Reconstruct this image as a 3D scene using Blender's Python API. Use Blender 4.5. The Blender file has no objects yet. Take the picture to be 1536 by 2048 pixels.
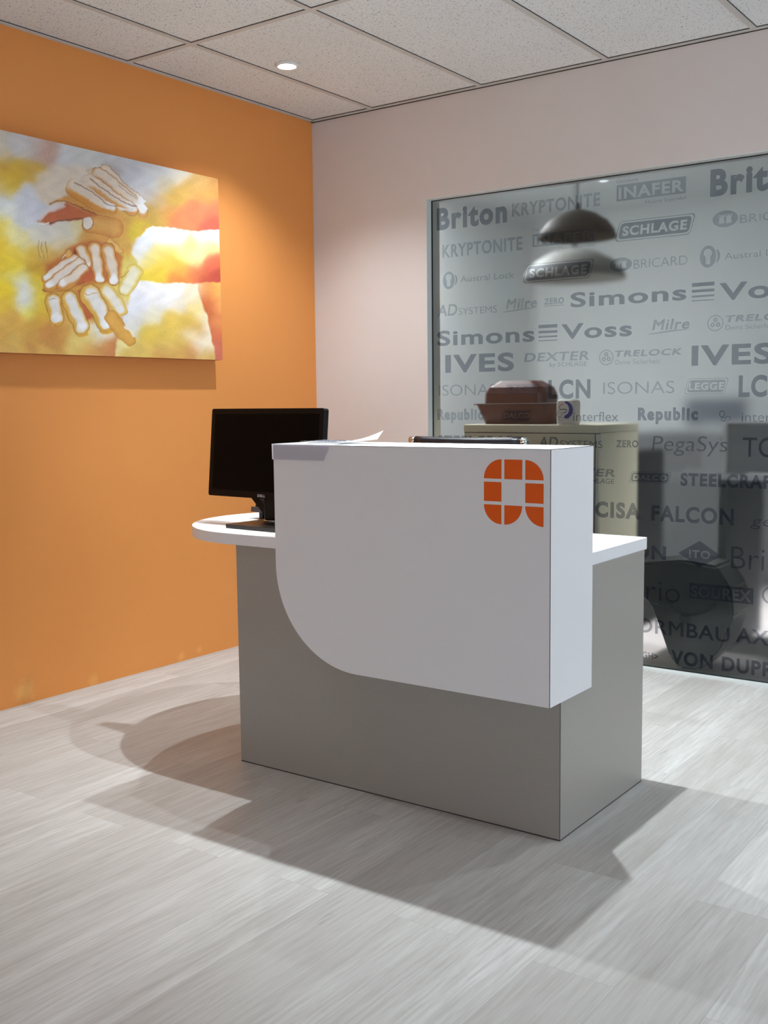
import bpy, bmesh, math, random
import numpy as np
from mathutils import Vector, Matrix

random.seed(7)
np.random.seed(7)
PI = math.pi
S = bpy.context.scene
COL = S.collection


def lin(c):
    c = c / 255.0
    return c / 12.92 if c <= 0.04045 else ((c + 0.055) / 1.055) ** 2.4


def rgb(r, g, b):
    return (lin(r), lin(g), lin(b), 1.0)


# ------------------------------------------------------------------ camera
F_PX, YAW, PITCH, ROLL = 2151.1, -0.6264, -0.1021, -0.0113
CAM = Vector((3.5013, -4.2641, 1.1431))
fwd = Vector((math.sin(YAW) * math.cos(PITCH), math.cos(YAW) * math.cos(PITCH), math.sin(PITCH)))
right = Vector((math.cos(YAW), -math.sin(YAW), 0))
up = right.cross(fwd)
r2 = right * math.cos(ROLL) + up * math.sin(ROLL)
u2 = -right * math.sin(ROLL) + up * math.cos(ROLL)
cam_data = bpy.data.cameras.new('camera')
cam_data.sensor_fit = 'HORIZONTAL'
cam_data.sensor_width = 36.0
cam_data.lens = F_PX / 1536.0 * 36.0
cam_data.clip_start = 0.05
cam = bpy.data.objects.new('camera', cam_data)
COL.objects.link(cam)
m = Matrix((r2, u2, -fwd)).transposed().to_4x4()
m.translation = CAM
cam.matrix_world = m
S.camera = cam

# ------------------------------------------------------------------ light and exposure
S.view_settings.view_transform = 'Standard'
S.view_settings.look = 'None'
S.view_settings.gamma = 1.0
S.view_settings.use_curve_mapping = False
S.view_settings.exposure = 0.33
LAMP_COLOR = (0.86, 0.95, 1.0)
LAMP = 26.0             # radiance of a downlight lens
P_CORNER, P_WALL, P_LEFT, P_RIGHT, P_SIDE = 1.10, 0.36, 2.05, 2.45, 0.35
SPOT = 60.0             # power of a downlight's beam
BEAM = 98.0             # its full angle
WIDE = 118.0            # the wider optics beside the orange wall
FRONT_FILL_WINDOW = (2.45, 4.45, 0.45, 2.2)  # added opening behind the viewer, daylight fill on the counter front
RIGHT_WINDOW = (-2.0, -0.30, 0.40, 2.1)
DAY = 3.6               # daylight outside the window in the right wall
DAY_COLOR = (0.74, 0.87, 1.0)
OFFICE = 38.0           # power of the ceiling panel in the office behind the glass
OFFICE_FILL_SPOT = 300.0      # power of an added fill spot brightening the office floor at right
H = 2.528               # ceiling height
W = bpy.data.worlds.new('daylight')
S.world = W
W.use_nodes = True
bg = W.node_tree.nodes['Background']
bg.inputs[0].default_value = (*DAY_COLOR, 1)
bg.inputs[1].default_value = DAY


# ------------------------------------------------------------------ materials
def mat(name, color=(200, 200, 200), rough=0.5, metal=0.0, spec=0.5, coat=0.0):
    M = bpy.data.materials.new(name)
    M.use_nodes = True
    b = M.node_tree.nodes['Principled BSDF']
    b.inputs['Base Color'].default_value = rgb(*color)
    b.inputs['Roughness'].default_value = rough
    b.inputs['Metallic'].default_value = metal
    b.inputs['Specular IOR Level'].default_value = spec
    b.inputs['Coat Weight'].default_value = coat
    return M


class NT:
    """short-hand for building node trees"""
    def __init__(self, M):
        self.t = M.node_tree
        self.b = self.t.nodes.get('Principled BSDF')

    def n(self, kind, **kw):
        nd = self.t.nodes.new(kind)
        for k, v in kw.items():
            if k.startswith('i_'):
                nd.inputs[k[2:].replace('_', ' ')].default_value = v
            else:
                setattr(nd, k, v)
        return nd

    def l(self, a, b):
        self.t.links.new(a, b)

    def pos(self):
        return self.n('ShaderNodeNewGeometry').outputs['Position']

    def mapping(self, src, scale=(1, 1, 1), rot=(0, 0, 0), loc=(0, 0, 0)):
        mp = self.n('ShaderNodeMapping')
        mp.inputs['Scale'].default_value = scale
        mp.inputs['Rotation'].default_value = rot
        mp.inputs['Location'].default_value = loc
        self.l(src, mp.inputs['Vector'])
        return mp.outputs[0]

    def noise(self, vec, scale=5, detail=4, rough=0.55):
        nz = self.n('ShaderNodeTexNoise')
        nz.inputs['Scale'].default_value = scale
        nz.inputs['Detail'].default_value = detail
        nz.inputs['Roughness'].default_value = rough
        self.l(vec, nz.inputs['Vector'])
        return nz.outputs['Fac']

    def ramp(self, fac, stops):
        r = self.n('ShaderNodeValToRGB')
        e = r.color_ramp.elements
        while len(e) < len(stops):
            e.new(0.5)
        for el, (p, c) in zip(e, stops):
            el.position = p
            el.color = c if len(c) == 4 else (*c, 1)
        self.l(fac, r.inputs[0])
        return r.outputs[0]

    def mix(self, fac, a, b, mode='MIX'):
        mx = self.n('ShaderNodeMix', data_type='RGBA', blend_type=mode)
        for sock, v in ((mx.inputs[0], fac), (mx.inputs[6], a), (mx.inputs[7], b)):
            if hasattr(v, 'links'):
                self.l(v, sock)
            else:
                sock.default_value = v
        return mx.outputs[2]

    def bump(self, height, strength=0.1, dist=0.002):
        bp = self.n('ShaderNodeBump')
        bp.inputs['Strength'].default_value = strength
        bp.inputs['Distance'].default_value = dist
        self.l(height, bp.inputs['Height'])
        self.l(bp.outputs[0], self.b.inputs['Normal'])


def g(v):
    return (v, v, v, 1)


# painted walls
def wall_paint(name, color, stains=()):
    M = mat(name, color, 0.62, spec=0.3)
    t = NT(M)
    p = t.pos()
    mott = t.noise(p, 2.5, 3)
    c = t.mix(t.ramp(mott, [(0.3, g(0.0)), (0.7, g(0.09))]), rgb(*color), rgb(*[min(255, x * 0.86) for x in color]))
    for (sp, rad, scol) in stains:
        d = t.n('ShaderNodeVectorMath', operation='DISTANCE')
        t.l(p, d.inputs[0])
        d.inputs[1].default_value = sp
        dv = t.n('ShaderNodeMath', operation='MULTIPLY_ADD')
        t.l(t.noise(p, 28, 4, 0.7), dv.inputs[0])
        dv.inputs[1].default_value = rad * 1.3
        t.l(d.outputs['Value'], dv.inputs[2])
        fac = t.ramp(dv.outputs[0], [(rad * 0.9, g(0.42)), (rad * 1.6, g(0.0))])
        c = t.mix(fac, c, rgb(*scol))
    t.l(c, t.b.inputs['Base Color'])
    t.bump(t.noise(p, 220, 2, 0.6), 0.18, 0.001)
    return M


M_ORANGE = wall_paint('orange_wall_paint', (232, 151, 80), [
    ((0.0, -1.80, 0.05), 0.06, (250, 196, 118)), ((0.0, -1.47, 0.02), 0.035, (248, 186, 108)),
    ((0.0, -0.98, 0.02), 0.03, (248, 186, 108)), ((0.0, -0.87, 0.03), 0.022, (248, 186, 108))])
M_WHITEWALL = wall_paint('off_white_wall_paint', (222, 212, 207))
M_OFFICEWALL = wall_paint('office_wall_paint', (216, 222, 222))


def floor_mat():
    M = mat('grey_oak_vinyl', (190, 185, 178), 0.42, spec=0.35)
    t = NT(M)
    p = t.pos()
    # planks run along the room's depth (world y)
    v = t.mapping(p, rot=(0, 0, -PI / 2), loc=(0.72, 2.688, 0))
    br = t.n('ShaderNodeTexBrick')
    br.offset = 0.37
    br.inputs['Scale'].default_value = 1.0
    br.inputs['Brick Width'].default_value = 1.22
    br.inputs['Row Height'].default_value = 0.178
    br.inputs['Mortar Size'].default_value = 0.0007
    br.inputs['Mortar Smooth'].default_value = 0.3
    br.inputs['Bias'].default_value = 0.0
    br.inputs['Color1'].default_value = g(0.0)
    br.inputs['Color2'].default_value = g(1.0)
    br.inputs['Mortar'].default_value = g(0.5)
    t.l(v, br.inputs['Vector'])
    tone = br.outputs['Color']
    # every plank gets its own stretch of grain
    off = t.n('ShaderNodeVectorMath', operation='MULTIPLY_ADD')
    t.l(tone, off.inputs[0])
    off.inputs[1].default_value = (3.1, 7.7, 1.3)
    t.l(p, off.inputs[2])
    fine = t.noise(t.mapping(off.outputs[0], scale=(105, 5.5, 1)), 1.0, 6, 0.68)
    broad = t.noise(t.mapping(off.outputs[0], scale=(17, 0.8, 1)), 1.0, 4, 0.6)
    knots = t.noise(t.mapping(off.outputs[0], scale=(30, 5.5, 1)), 1.0, 3, 0.7)
    blot = t.noise(t.mapping(off.outputs[0], scale=(5, 1.6, 1)), 1.0, 3, 0.5)
    c = t.ramp(tone, [(0.0, rgb(184, 181, 176)), (0.5, rgb(197, 195, 191)), (1.0, rgb(208, 207, 203))])
    c = t.mix(t.ramp(broad, [(0.3, g(0.62)), (0.66, g(0.0))]), c, rgb(160, 154, 148))
    c = t.mix(t.ramp(fine, [(0.36, g(0.52)), (0.60, g(0.0))]), c, rgb(150, 142, 135))
    c = t.mix(t.ramp(knots, [(0.66, g(0.0)), (0.78, g(0.5))]), c, rgb(120, 112, 106))
    c = t.mix(t.ramp(blot, [(0.35, g(0.0)), (0.7, g(0.22))]), c, rgb(214, 211, 208))
    c = t.mix(t.ramp(br.outputs['Fac'], [(0.0, g(0.0)), (1.0, g(0.35))]), c, rgb(105, 98, 92))
    t.l(c, t.b.inputs['Base Color'])
    t.bump(fine, 0.12, 0.001)
    return M


M_FLOOR = floor_mat()


def tile_mat():
    M = mat('mineral_ceiling_tile', (214, 207, 200), 0.9, spec=0.1)
    t = NT(M)
    p = t.pos()
    a = t.noise(p, 165, 2, 0.5)
    b = t.noise(p, 60, 2, 0.5)
    big = t.noise(p, 1.3, 2, 0.5)
    pits = t.ramp(a, [(0.60, g(0.0)), (0.655, g(0.95))])
    pit2 = t.ramp(b, [(0.40, g(0.25)), (0.62, g(1.0))])
    f = t.mix(1.0, pits, pit2, 'MULTIPLY')
    c = t.mix(t.ramp(big, [(0.35, g(0)), (0.7, g(1))]), rgb(238, 240, 240), rgb(231, 233, 232))
    c = t.mix(f, c, rgb(108, 98, 92))
    t.l(c, t.b.inputs['Base Color'])
    t.bump(a, 0.35, 0.002)
    return M


M_TILE = tile_mat()
M_TBAR = mat('white_painted_grid', (206, 203, 198), 0.5)
M_GAP_SHADOW = mat('painted_gap_shadow', (74, 68, 64), 0.9, spec=0.1)
M_LAMINATE = mat('white_laminate', (238, 236, 237), 0.36, spec=0.45)
M_EDGE = mat('dark_joint', (62, 60, 62), 0.6)


def grey_laminate():
    M = mat('grey_laminate', (150, 147, 141), 0.4, spec=0.5)
    t = NT(M)
    p = t.pos()
    n1 = t.noise(p, 420, 2, 0.6)
    c = t.mix(t.ramp(n1, [(0.35, g(0)), (0.65, g(1))]), rgb(158, 153, 145), rgb(170, 165, 157))
    t.l(c, t.b.inputs['Base Color'])
    return M


M_GREY = grey_laminate()
M_LOGO = mat('orange_vinyl', (238, 94, 8), 0.45)
M_BLACK = mat('black_plastic', (11, 11, 12), 0.42, spec=0.2)
M_BLACKGLOSS = mat('screen_black', (8, 8, 9), 0.3, spec=0.08)
M_BASEPLATE = mat('dark_brown_plastic', (30, 22, 19), 0.33)
M_DARKGREY = mat('dark_grey_plastic', (62, 64, 70), 0.45)
M_SILVER = mat('silver_print', (205, 205, 208), 0.4)
M_CHROME = mat('chrome', (215, 220, 218), 0.12, metal=1.0)
M_VINYL = mat('black_vinyl', (20, 20, 26), 0.32, spec=0.5)
M_PAPER = mat('white_paper', (236, 236, 238), 0.7)
M_PAPER2 = mat('lilac_white_paper', (247, 243, 249), 0.6)
M_INK = mat('grey_ink', (120, 120, 126), 0.8)
M_ALU = mat('grey_aluminium_channel', (214, 217, 214), 0.45)
M_GASKET = mat('black_gasket', (18, 24, 24), 0.6)
M_CANVASEDGE = mat('canvas_edge', (176, 96, 44), 0.8)
M_BEIGE = mat('beige_cabinet_laminate', (246, 240, 212), 0.5)
M_BEIGEEDGE = mat('cabinet_edge', (250, 248, 236), 0.5)
M_SEAM = mat('cabinet_seam', (120, 116, 104), 0.7)
M_TUB = mat('maroon_plastic', (84, 26, 20), 0.35)
M_TUB2 = mat('dusky_maroon_plastic', (96, 38, 30), 0.3)
M_CUP = mat('white_cup', (240, 236, 230), 0.4)
M_NAVY = mat('navy_print', (36, 52, 160), 0.4)
M_ORANGEPRINT = mat('orange_print', (222, 110, 50), 0.4)
M_DARKPRINT = mat('dark_print', (40, 32, 26), 0.4)
M_SHADE = mat('olive_grey_lampshade', (60, 60, 54), 0.6)
M_OFFDARK = mat('charcoal_furniture', (78, 80, 84), 0.55)
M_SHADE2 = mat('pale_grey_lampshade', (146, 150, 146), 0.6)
M_OFFMID = mat('mid_grey_cabinet', (100, 103, 104), 0.55)
M_OFFBLACK = mat('black_fabric', (22, 23, 25), 0.75)
M_BAG = mat('black_leather', (17, 19, 19), 0.38)
M_METALTRIM = mat('brushed_metal_trim', (205, 205, 208), 0.35, metal=0.6)
M_FLOOROFFICE = mat('office_carpet', (214, 206, 206), 0.9)
M_PICTURE = mat('dim_office_print', (120, 128, 138), 0.6)
M_FRAMEWHITE = mat('window_frame_white', (235, 235, 232), 0.4)


def emitter(name, color, strength):
    M = bpy.data.materials.new(name)
    M.use_nodes = True
    M.node_tree.nodes.clear()
    e = M.node_tree.nodes.new('ShaderNodeEmission')
    e.inputs[0].default_value = (*color, 1)
    e.inputs[1].default_value = strength
    o = M.node_tree.nodes.new('ShaderNodeOutputMaterial')
    M.node_tree.links.new(e.outputs[0], o.inputs[0])
    return M




def clean_tree(name):
    M = bpy.data.materials.new(name)
    M.use_nodes = True
    M.node_tree.nodes.clear()
    return M, NT(M), M.node_tree.nodes.new('ShaderNodeOutputMaterial')


def film_mat():
    # frosted window film: lets most light through, a thin grey veil, smooth glassy face
    M, t, o = clean_tree('frosted_film')
    tr = t.n('ShaderNodeBsdfTransparent')
    tr.inputs[0].default_value = (0.94, 0.955, 0.955, 1)
    df = t.n('ShaderNodeBsdfDiffuse')
    df.inputs[0].default_value = rgb(168, 178, 178)
    spk = t.noise(t.pos(), 260, 2, 0.7)
    fac = t.ramp(spk, [(0.3, g(0.02)), (0.75, g(0.06))])
    m1 = t.n('ShaderNodeMixShader')
    t.l(fac, m1.inputs[0]); t.l(tr.outputs[0], m1.inputs[1]); t.l(df.outputs[0], m1.inputs[2])
    gl = t.n('ShaderNodeBsdfGlossy')
    gl.inputs['Roughness'].default_value = 0.03
    fr = t.n('ShaderNodeFresnel')
    fr.inputs[0].default_value = 1.45
    m2 = t.n('ShaderNodeMixShader')
    t.l(fr.outputs[0], m2.inputs[0]); t.l(m1.outputs[0], m2.inputs[1]); t.l(gl.outputs[0], m2.inputs[2])
    t.l(m2.outputs[0], o.inputs[0])
    return M


def frost_mat(rough, name):
    M, t, o = clean_tree(name)
    rf = t.n('ShaderNodeBsdfRefraction')
    rf.inputs['Roughness'].default_value = rough
    rf.inputs['IOR'].default_value = 1.45
    rf.inputs[0].default_value = (0.975, 0.985, 0.985, 1)
    t.l(rf.outputs[0], o.inputs[0])
    return M


M_LENS = emitter('lit_lens', LAMP_COLOR, LAMP)
M_FILM = film_mat()
M_GLASS_FRONT = frost_mat(0.0, 'glass_face')
M_GLASS_BACK = frost_mat(0.17, 'ground_glass_face')


def print_mat(name, tint, color, fac):
    M, t, o = clean_tree(name)
    tr = t.n('ShaderNodeBsdfTransparent')
    tr.inputs[0].default_value = tint
    df = t.n('ShaderNodeBsdfDiffuse')
    df.inputs[0].default_value = color
    mx = t.n('ShaderNodeMixShader')
    mx.inputs[0].default_value = fac
    t.l(tr.outputs[0], mx.inputs[1]); t.l(df.outputs[0], mx.inputs[2])
    t.l(mx.outputs[0], o.inputs[0])
    return M


M_PRINT_DARK = print_mat('dark_translucent_print', (0.55, 0.57, 0.62, 1), rgb(70, 74, 86), 0.10)
M_PRINT_PALE = print_mat('pale_translucent_print', (0.72, 0.75, 0.79, 1), rgb(96, 106, 116), 0.10)


# ------------------------------------------------------------------ mesh helpers
def tag(o, label=None, cat=None, group=None, kind=None):
    if label: o['label'] = label
    if cat: o['category'] = cat
    if group: o['group'] = group
    if kind: o['kind'] = kind
    return o


def empty(name, loc=(0, 0, 0), rz=0.0):
    o = bpy.data.objects.new(name, None)
    o.empty_display_size = 0.1
    COL.objects.link(o)
    o.location = loc
    o.rotation_euler = (0, 0, rz)
    return o


def obj(name, bm, mats, parent=None, smooth=False):
    me = bpy.data.meshes.new(name)
    bm.normal_update()
    bm.to_mesh(me)
    bm.free()
    for x in (mats if isinstance(mats, (list, tuple)) else [mats]):
        me.materials.append(x)
    if smooth:
        for f in me.polygons:
            f.use_smooth = True
    o = bpy.data.objects.new(name, me)
    COL.objects.link(o)
    if parent: o.parent = parent
    return o


def add_box(bm, x0, x1, y0, y1, z0, z1, bev=0.0, seg=2, mi=0):
    r = bmesh.ops.create_cube(bm, size=1.0)
    vs = r['verts']
    for v in vs:
        v.co = Vector((x0 + (v.co.x + 0.5) * (x1 - x0), y0 + (v.co.y + 0.5) * (y1 - y0), z0 + (v.co.z + 0.5) * (z1 - z0)))
    fs = list({f for v in vs for f in v.link_faces})
    for f in fs:
        f.material_index = mi
    if bev > 0:
        es = list({e for v in vs for e in v.link_edges})
        bmesh.ops.bevel(bm, geom=es, offset=bev, segments=seg, affect='EDGES', profile=0.5)
    return bm


def box(*a, **k):
    return add_box(bmesh.new(), *a, **k)


def add_prism(bm, pts, d0, d1, axis='y', mi=0):
    """extrude a polygon: pts are (x,z) for axis y, (x,y) for axis z, (y,z) for axis x"""
    def P(p, d):
        return {'y': (p[0], d, p[1]), 'z': (p[0], p[1], d), 'x': (d, p[0], p[1])}[axis]
    a = [bm.verts.new(P(p, d0)) for p in pts]
    b = [bm.verts.new(P(p, d1)) for p in pts]
    fs = [bm.faces.new(a), bm.faces.new(list(reversed(b)))]
    n = len(pts)
    for i in range(n):
        fs.append(bm.faces.new((a[i], b[i], b[(i + 1) % n], a[(i + 1) % n])))
    for f in fs: f.material_index = mi
    bmesh.ops.recalc_face_normals(bm, faces=fs)
    return bm


def add_tube(bm, pts, r, seg=12, cap=True, mi=0):
    """round bar along a path; r a number or one per point"""
    pts = [Vector(p) for p in pts]
    rs = r if isinstance(r, (list, tuple)) else [r] * len(pts)
    rings = []
    ref = None
    for i, p in enumerate(pts):
        t = (pts[min(i + 1, len(pts) - 1)] - pts[max(i - 1, 0)]).normalized()
        if ref is None:
            ref = t.orthogonal().normalized()
        else:
            ref = (ref - t * ref.dot(t)).normalized()
        w = t.cross(ref)
        rings.append([bm.verts.new(p + (ref * math.cos(a) + w * math.sin(a)) * rs[i]) for a in [2 * PI * k / seg for k in range(seg)]])
    fs = []
    for A, B in zip(rings, rings[1:]):
        for k in range(seg):
            fs.append(bm.faces.new((A[k], A[(k + 1) % seg], B[(k + 1) % seg], B[k])))
    if cap:
        fs.append(bm.faces.new(list(reversed(rings[0]))))
        fs.append(bm.faces.new(rings[-1]))
    for f in fs: f.material_index = mi
    bmesh.ops.recalc_face_normals(bm, faces=fs)
    return bm


def add_lathe(bm, prof, c=(0, 0, 0), seg=40, sx=1.0, sy=1.0, mi=0):
    """revolve (r,z) about a vertical axis"""
    rings = []
    for r, z in prof:
        if r < 1e-6:
            rings.append([bm.verts.new((c[0], c[1], c[2] + z))])
        else:
            rings.append([bm.verts.new((c[0] + sx * r * math.cos(2 * PI * k / seg), c[1] + sy * r * math.sin(2 * PI * k / seg), c[2] + z)) for k in range(seg)])
    fs = []
    for A, B in zip(rings, rings[1:]):
        for k in range(seg):
            k2 = (k + 1) % seg
            q = ([A[0]] if len(A) == 1 else [A[k], A[k2]]) + ([B[0]] if len(B) == 1 else [B[k2], B[k]])
            fs.append(bm.faces.new(q))
    for f in fs: f.material_index = mi
    bmesh.ops.recalc_face_normals(bm, faces=fs)
    return bm


def rounded_rect(x0, x1, z0, z1, r, n=6):
    out = []
    for cx, cz, a0 in ((x1 - r, z0 + r, -90), (x1 - r, z1 - r, 0), (x0 + r, z1 - r, 90), (x0 + r, z0 + r, 180)):
        for k in range(n + 1):
            a = math.radians(a0 + 90 * k / n)
            out.append((cx + r * math.cos(a), cz + r * math.sin(a)))
    return out


def struct(name, bm, mats, parent=None, smooth=False):
    o = obj(name, bm, mats, parent, smooth)
    if parent is None:
        o['kind'] = 'structure'
    return o

# ------------------------------------------------------------------ the room
WX, WZ, WXE = 0.674, 2.078, 3.60       # glazed opening in the back wall
XR, YF = 5.0, -7.0                     # right and front wall of the reception
OY = 3.3                               # far wall of the office
struct('floor', box(-0.12, XR + 0.12, YF - 0.12, 0.06, -0.06, 0.0), M_FLOOR)
struct('floor_office', box(-0.62, XR + 0.12, 0.06, OY + 0.12, -0.06, -0.002), M_FLOOROFFICE)
struct('wall_left', box(-0.12, 0.0, YF - 0.12, 0.0, 0.0, 2.66), M_ORANGE)
bm = bmesh.new()
add_box(bm, -0.12, WX, 0.0, 0.12, 0.0, 2.66)
add_box(bm, WX, WXE, 0.0, 0.12, WZ, 2.66)
add_box(bm, WXE, XR + 0.12, 0.0, 0.12, 0.0, 2.66)
struct('wall_back', bm, M_WHITEWALL)
bm = bmesh.new()                       # right wall with the daylight window
DY0, DY1, DZ0, DZ1 = RIGHT_WINDOW
add_box(bm, XR, XR + 0.12, YF - 0.12, DY0, 0.0, 2.66)
add_box(bm, XR, XR + 0.12, DY1, 0.0, 0.0, 2.66)
add_box(bm, XR, XR + 0.12, DY0, DY1, 0.0, DZ0)
add_box(bm, XR, XR + 0.12, DY0, DY1, DZ1, 2.66)
struct('wall_right', bm, M_WHITEWALL)
bm = bmesh.new()
for a, b, c, d in ((DY0, DY0 + 0.05, DZ0, DZ1), (DY1 - 0.05, DY1, DZ0, DZ1), (DY0, DY1, DZ0, DZ0 + 0.05), (DY0, DY1, DZ1 - 0.05, DZ1),
                   ((DY0 + DY1) / 2 - 0.025, (DY0 + DY1) / 2 + 0.025, DZ0, DZ1)):
    add_box(bm, XR + 0.03, XR + 0.08, a, b, c, d)
struct('window_2', bm, M_FRAMEWHITE)
pl = bpy.data.lights.new('window_portal', 'AREA')
pl.shape = 'RECTANGLE'
pl.size, pl.size_y = DY1 - DY0, DZ1 - DZ0
pl.cycles.is_portal = True
po = bpy.data.objects.new('window_portal', pl)
COL.objects.link(po)
po.location = (XR + 0.10, (DY0 + DY1) / 2, (DZ0 + DZ1) / 2)
po.rotation_euler = (0, PI / 2, 0)
pl.size, pl.size_y = DZ1 - DZ0, DY1 - DY0
FX0, FX1, FZ0, FZ1 = FRONT_FILL_WINDOW       # window added behind the viewer as fill for the desk front
bm = bmesh.new()
add_box(bm, -0.12, FX0, YF - 0.12, YF, 0.0, 2.66)
add_box(bm, FX1, XR + 0.12, YF - 0.12, YF, 0.0, 2.66)
add_box(bm, FX0, FX1, YF - 0.12, YF, 0.0, FZ0)
add_box(bm, FX0, FX1, YF - 0.12, YF, FZ1, 2.66)
struct('wall_front', bm, M_WHITEWALL)
bm = bmesh.new()
for p_, q_, r_, s_ in ((FX0, FX0 + 0.05, FZ0, FZ1), (FX1 - 0.05, FX1, FZ0, FZ1), (FX0, FX1, FZ0, FZ0 + 0.05), (FX0, FX1, FZ1 - 0.05, FZ1), ((FX0 + FX1) / 2 - 0.025, (FX0 + FX1) / 2 + 0.025, FZ0, FZ1)):
    add_box(bm, p_, q_, YF - 0.08, YF - 0.03, r_, s_)
struct('added_fill_window', bm, M_FRAMEWHITE)
pl = bpy.data.lights.new('window_portal', 'AREA')
pl.shape = 'RECTANGLE'
pl.size, pl.size_y = FX1 - FX0, FZ1 - FZ0
pl.cycles.is_portal = True
po = bpy.data.objects.new('window_portal', pl)
COL.objects.link(po)
po.location = ((FX0 + FX1) / 2, YF - 0.10, (FZ0 + FZ1) / 2)
po.rotation_euler = (PI / 2, 0, PI)
struct('wall_office', (lambda b: (add_box(b, -0.62, XR + 0.12, OY, OY + 0.12, 0, 2.66), add_box(b, -0.62, -0.5, 0.12, OY, 0, 2.66),
                                  add_box(b, XR, XR + 0.12, 0.12, OY, 0, 2.66), add_box(b, -0.62, -0.12, 0.0, 0.12, 0, 2.66))[0])(bmesh.new()), M_OFFICEWALL)
struct('ceiling', box(-0.12, XR + 0.12, YF - 0.12, 0.06, H + 0.004, H + 0.04), M_TILE)
struct('ceiling_office', box(-0.62, XR + 0.12, 0.06, OY + 0.12, H + 0.004, H + 0.04), M_OFFICEWALL)

# ceiling grid: white bars, a dark hairline strip painting the gap shadow on one side of each, angle trim along the walls
bm = bmesh.new()
T1, TW, CD = 0.374, 0.6, 1.182
x = T1
while x < XR:
    add_box(bm, x - 0.012, x + 0.012, YF, -0.02, H, H + 0.006)
    add_box(bm, x + 0.012, x + 0.0140, YF, -0.02, H + 0.0015, H + 0.006, mi=1)
    x += TW
y = -CD
while y > YF:
    add_box(bm, 0.02, XR, y - 0.012, y + 0.012, H - 0.0004, H + 0.006)
    add_box(bm, 0.02, XR, y - 0.0140, y - 0.012, H + 0.0015, H + 0.006, mi=1)
    y -= 1.2
add_box(bm, 0.0, 0.02, YF, 0.0, H - 0.003, H + 0.005)
add_box(bm, 0.0, XR, -0.02, 0.0, H - 0.003, H + 0.005)
add_box(bm, 0.02, XR, -0.0225, -0.02, H + 0.001, H + 0.005, mi=1)
add_box(bm, 0.0, XR, -0.003, 0.0, H - 0.0065, H - 0.003, mi=1)  # dark strip standing in for the shadow line under the trim
add_box(bm, 0.02, 0.022, YF, 0.0, H + 0.001, H + 0.005, mi=1)
struct('trim_1', bm, [M_TBAR, M_GAP_SHADOW])


def downlight(x, y, label, power, beam):
    t = empty('recessed_downlight', (x, y, H))
    tag(t, label, 'ceiling light', 'recessed downlights')
    obj('trim_ring', add_lathe(bmesh.new(), [(0.036, -0.001), (0.037, -0.006), (0.043, -0.0065), (0.049, -0.003), (0.050, 0.004), (0.034, 0.004), (0.036, -0.001)], seg=48), M_FRAMEWHITE, t, True)
    obj('lens', add_lathe(bmesh.new(), [(0, -0.0022), (0.0365, -0.0022)], seg=48), M_LENS, t)
    sp = bpy.data.lights.new('lamp_beam', 'SPOT')   # the beam: recessed optics cut it off towards the sides
    sp.energy = SPOT * power
    sp.color = LAMP_COLOR
    sp.spot_size = math.radians(beam)
    sp.spot_blend = 1.0
    sp.shadow_soft_size = 0.014
    so = bpy.data.objects.new('lamp_beam', sp)
    COL.objects.link(so)
    so.parent = t
    so.location = (0, 0, -0.012)
    return t


downlight(0.496, -0.758, 'lit round downlight in the ceiling near the corner of orange and white walls', P_CORNER, WIDE)
downlight(0.536, -2.17, 'lit round downlight by the orange wall, nearer the viewer than the picture', P_WALL, WIDE)
downlight(1.29, -1.26, 'lit round downlight above the monitor side of the reception desk', P_LEFT, BEAM)
downlight(1.95, -1.26, 'lit round downlight above the right half of the reception desk', P_RIGHT, BEAM)
downlight(2.60, -1.26, 'lit round downlight in the ceiling just past the right end of the reception desk', P_SIDE, BEAM)

# ------------------------------------------------------------------ the glazed opening
gx1 = WXE - 0.004
win = empty('window_1', (WX, 0.0, 0.0))
win['kind'] = 'structure'
win['label'] = 'frosted office window printed all over with grey lettering'


def wobj(name, bm, mats, smooth=False):
    o = obj(name, bm, mats, None, smooth)
    o.parent = win
    o.matrix_parent_inverse = Matrix.Translation(-win.location)
    return o


GY = 0.042
bm = bmesh.new()                       # aluminium channel
add_box(bm, WX, WX + 0.005, 0.0, 0.10, 0.0, WZ)
add_box(bm, WX, WXE, 0.0, 0.10, WZ - 0.005, WZ)
add_box(bm, WX, WXE, 0.0, 0.10, 0.0, 0.006)
add_box(bm, WXE - 0.005, WXE, 0.0, 0.10, 0.0, WZ)
wobj('frame', bm, M_ALU)
bm = bmesh.new()
add_box(bm, WX + 0.005, WX + 0.009, GY - 0.003, GY + 0.004, 0.006, WZ - 0.005)
add_box(bm, WX + 0.005, WXE - 0.005, GY - 0.003, GY + 0.004, WZ - 0.0085, WZ - 0.005)
add_box(bm, WX + 0.005, WXE - 0.005, GY - 0.003, GY + 0.004, 0.006, 0.0095)
wobj('gasket', bm, M_GASKET)
bm = bmesh.new()
add_box(bm, WX + 0.006, gx1, GY + 0.002, GY + 0.010, 0.007, WZ - 0.006)
bm.normal_update()
for f in bm.faces:
    f.material_index = 1 if f.normal.y > 0.5 else 0
wobj('glass_pane', bm, [M_GLASS_FRONT, M_GLASS_BACK])
bm = bmesh.new()
vs = [bm.verts.new(q) for q in ((WX + 0.006, GY, 0.007), (gx1, GY, 0.007), (gx1, GY, WZ - 0.006), (WX + 0.006, GY, WZ - 0.006))]
bm.faces.new(vs)
wobj('frosted_film', bm, M_FILM)

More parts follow.
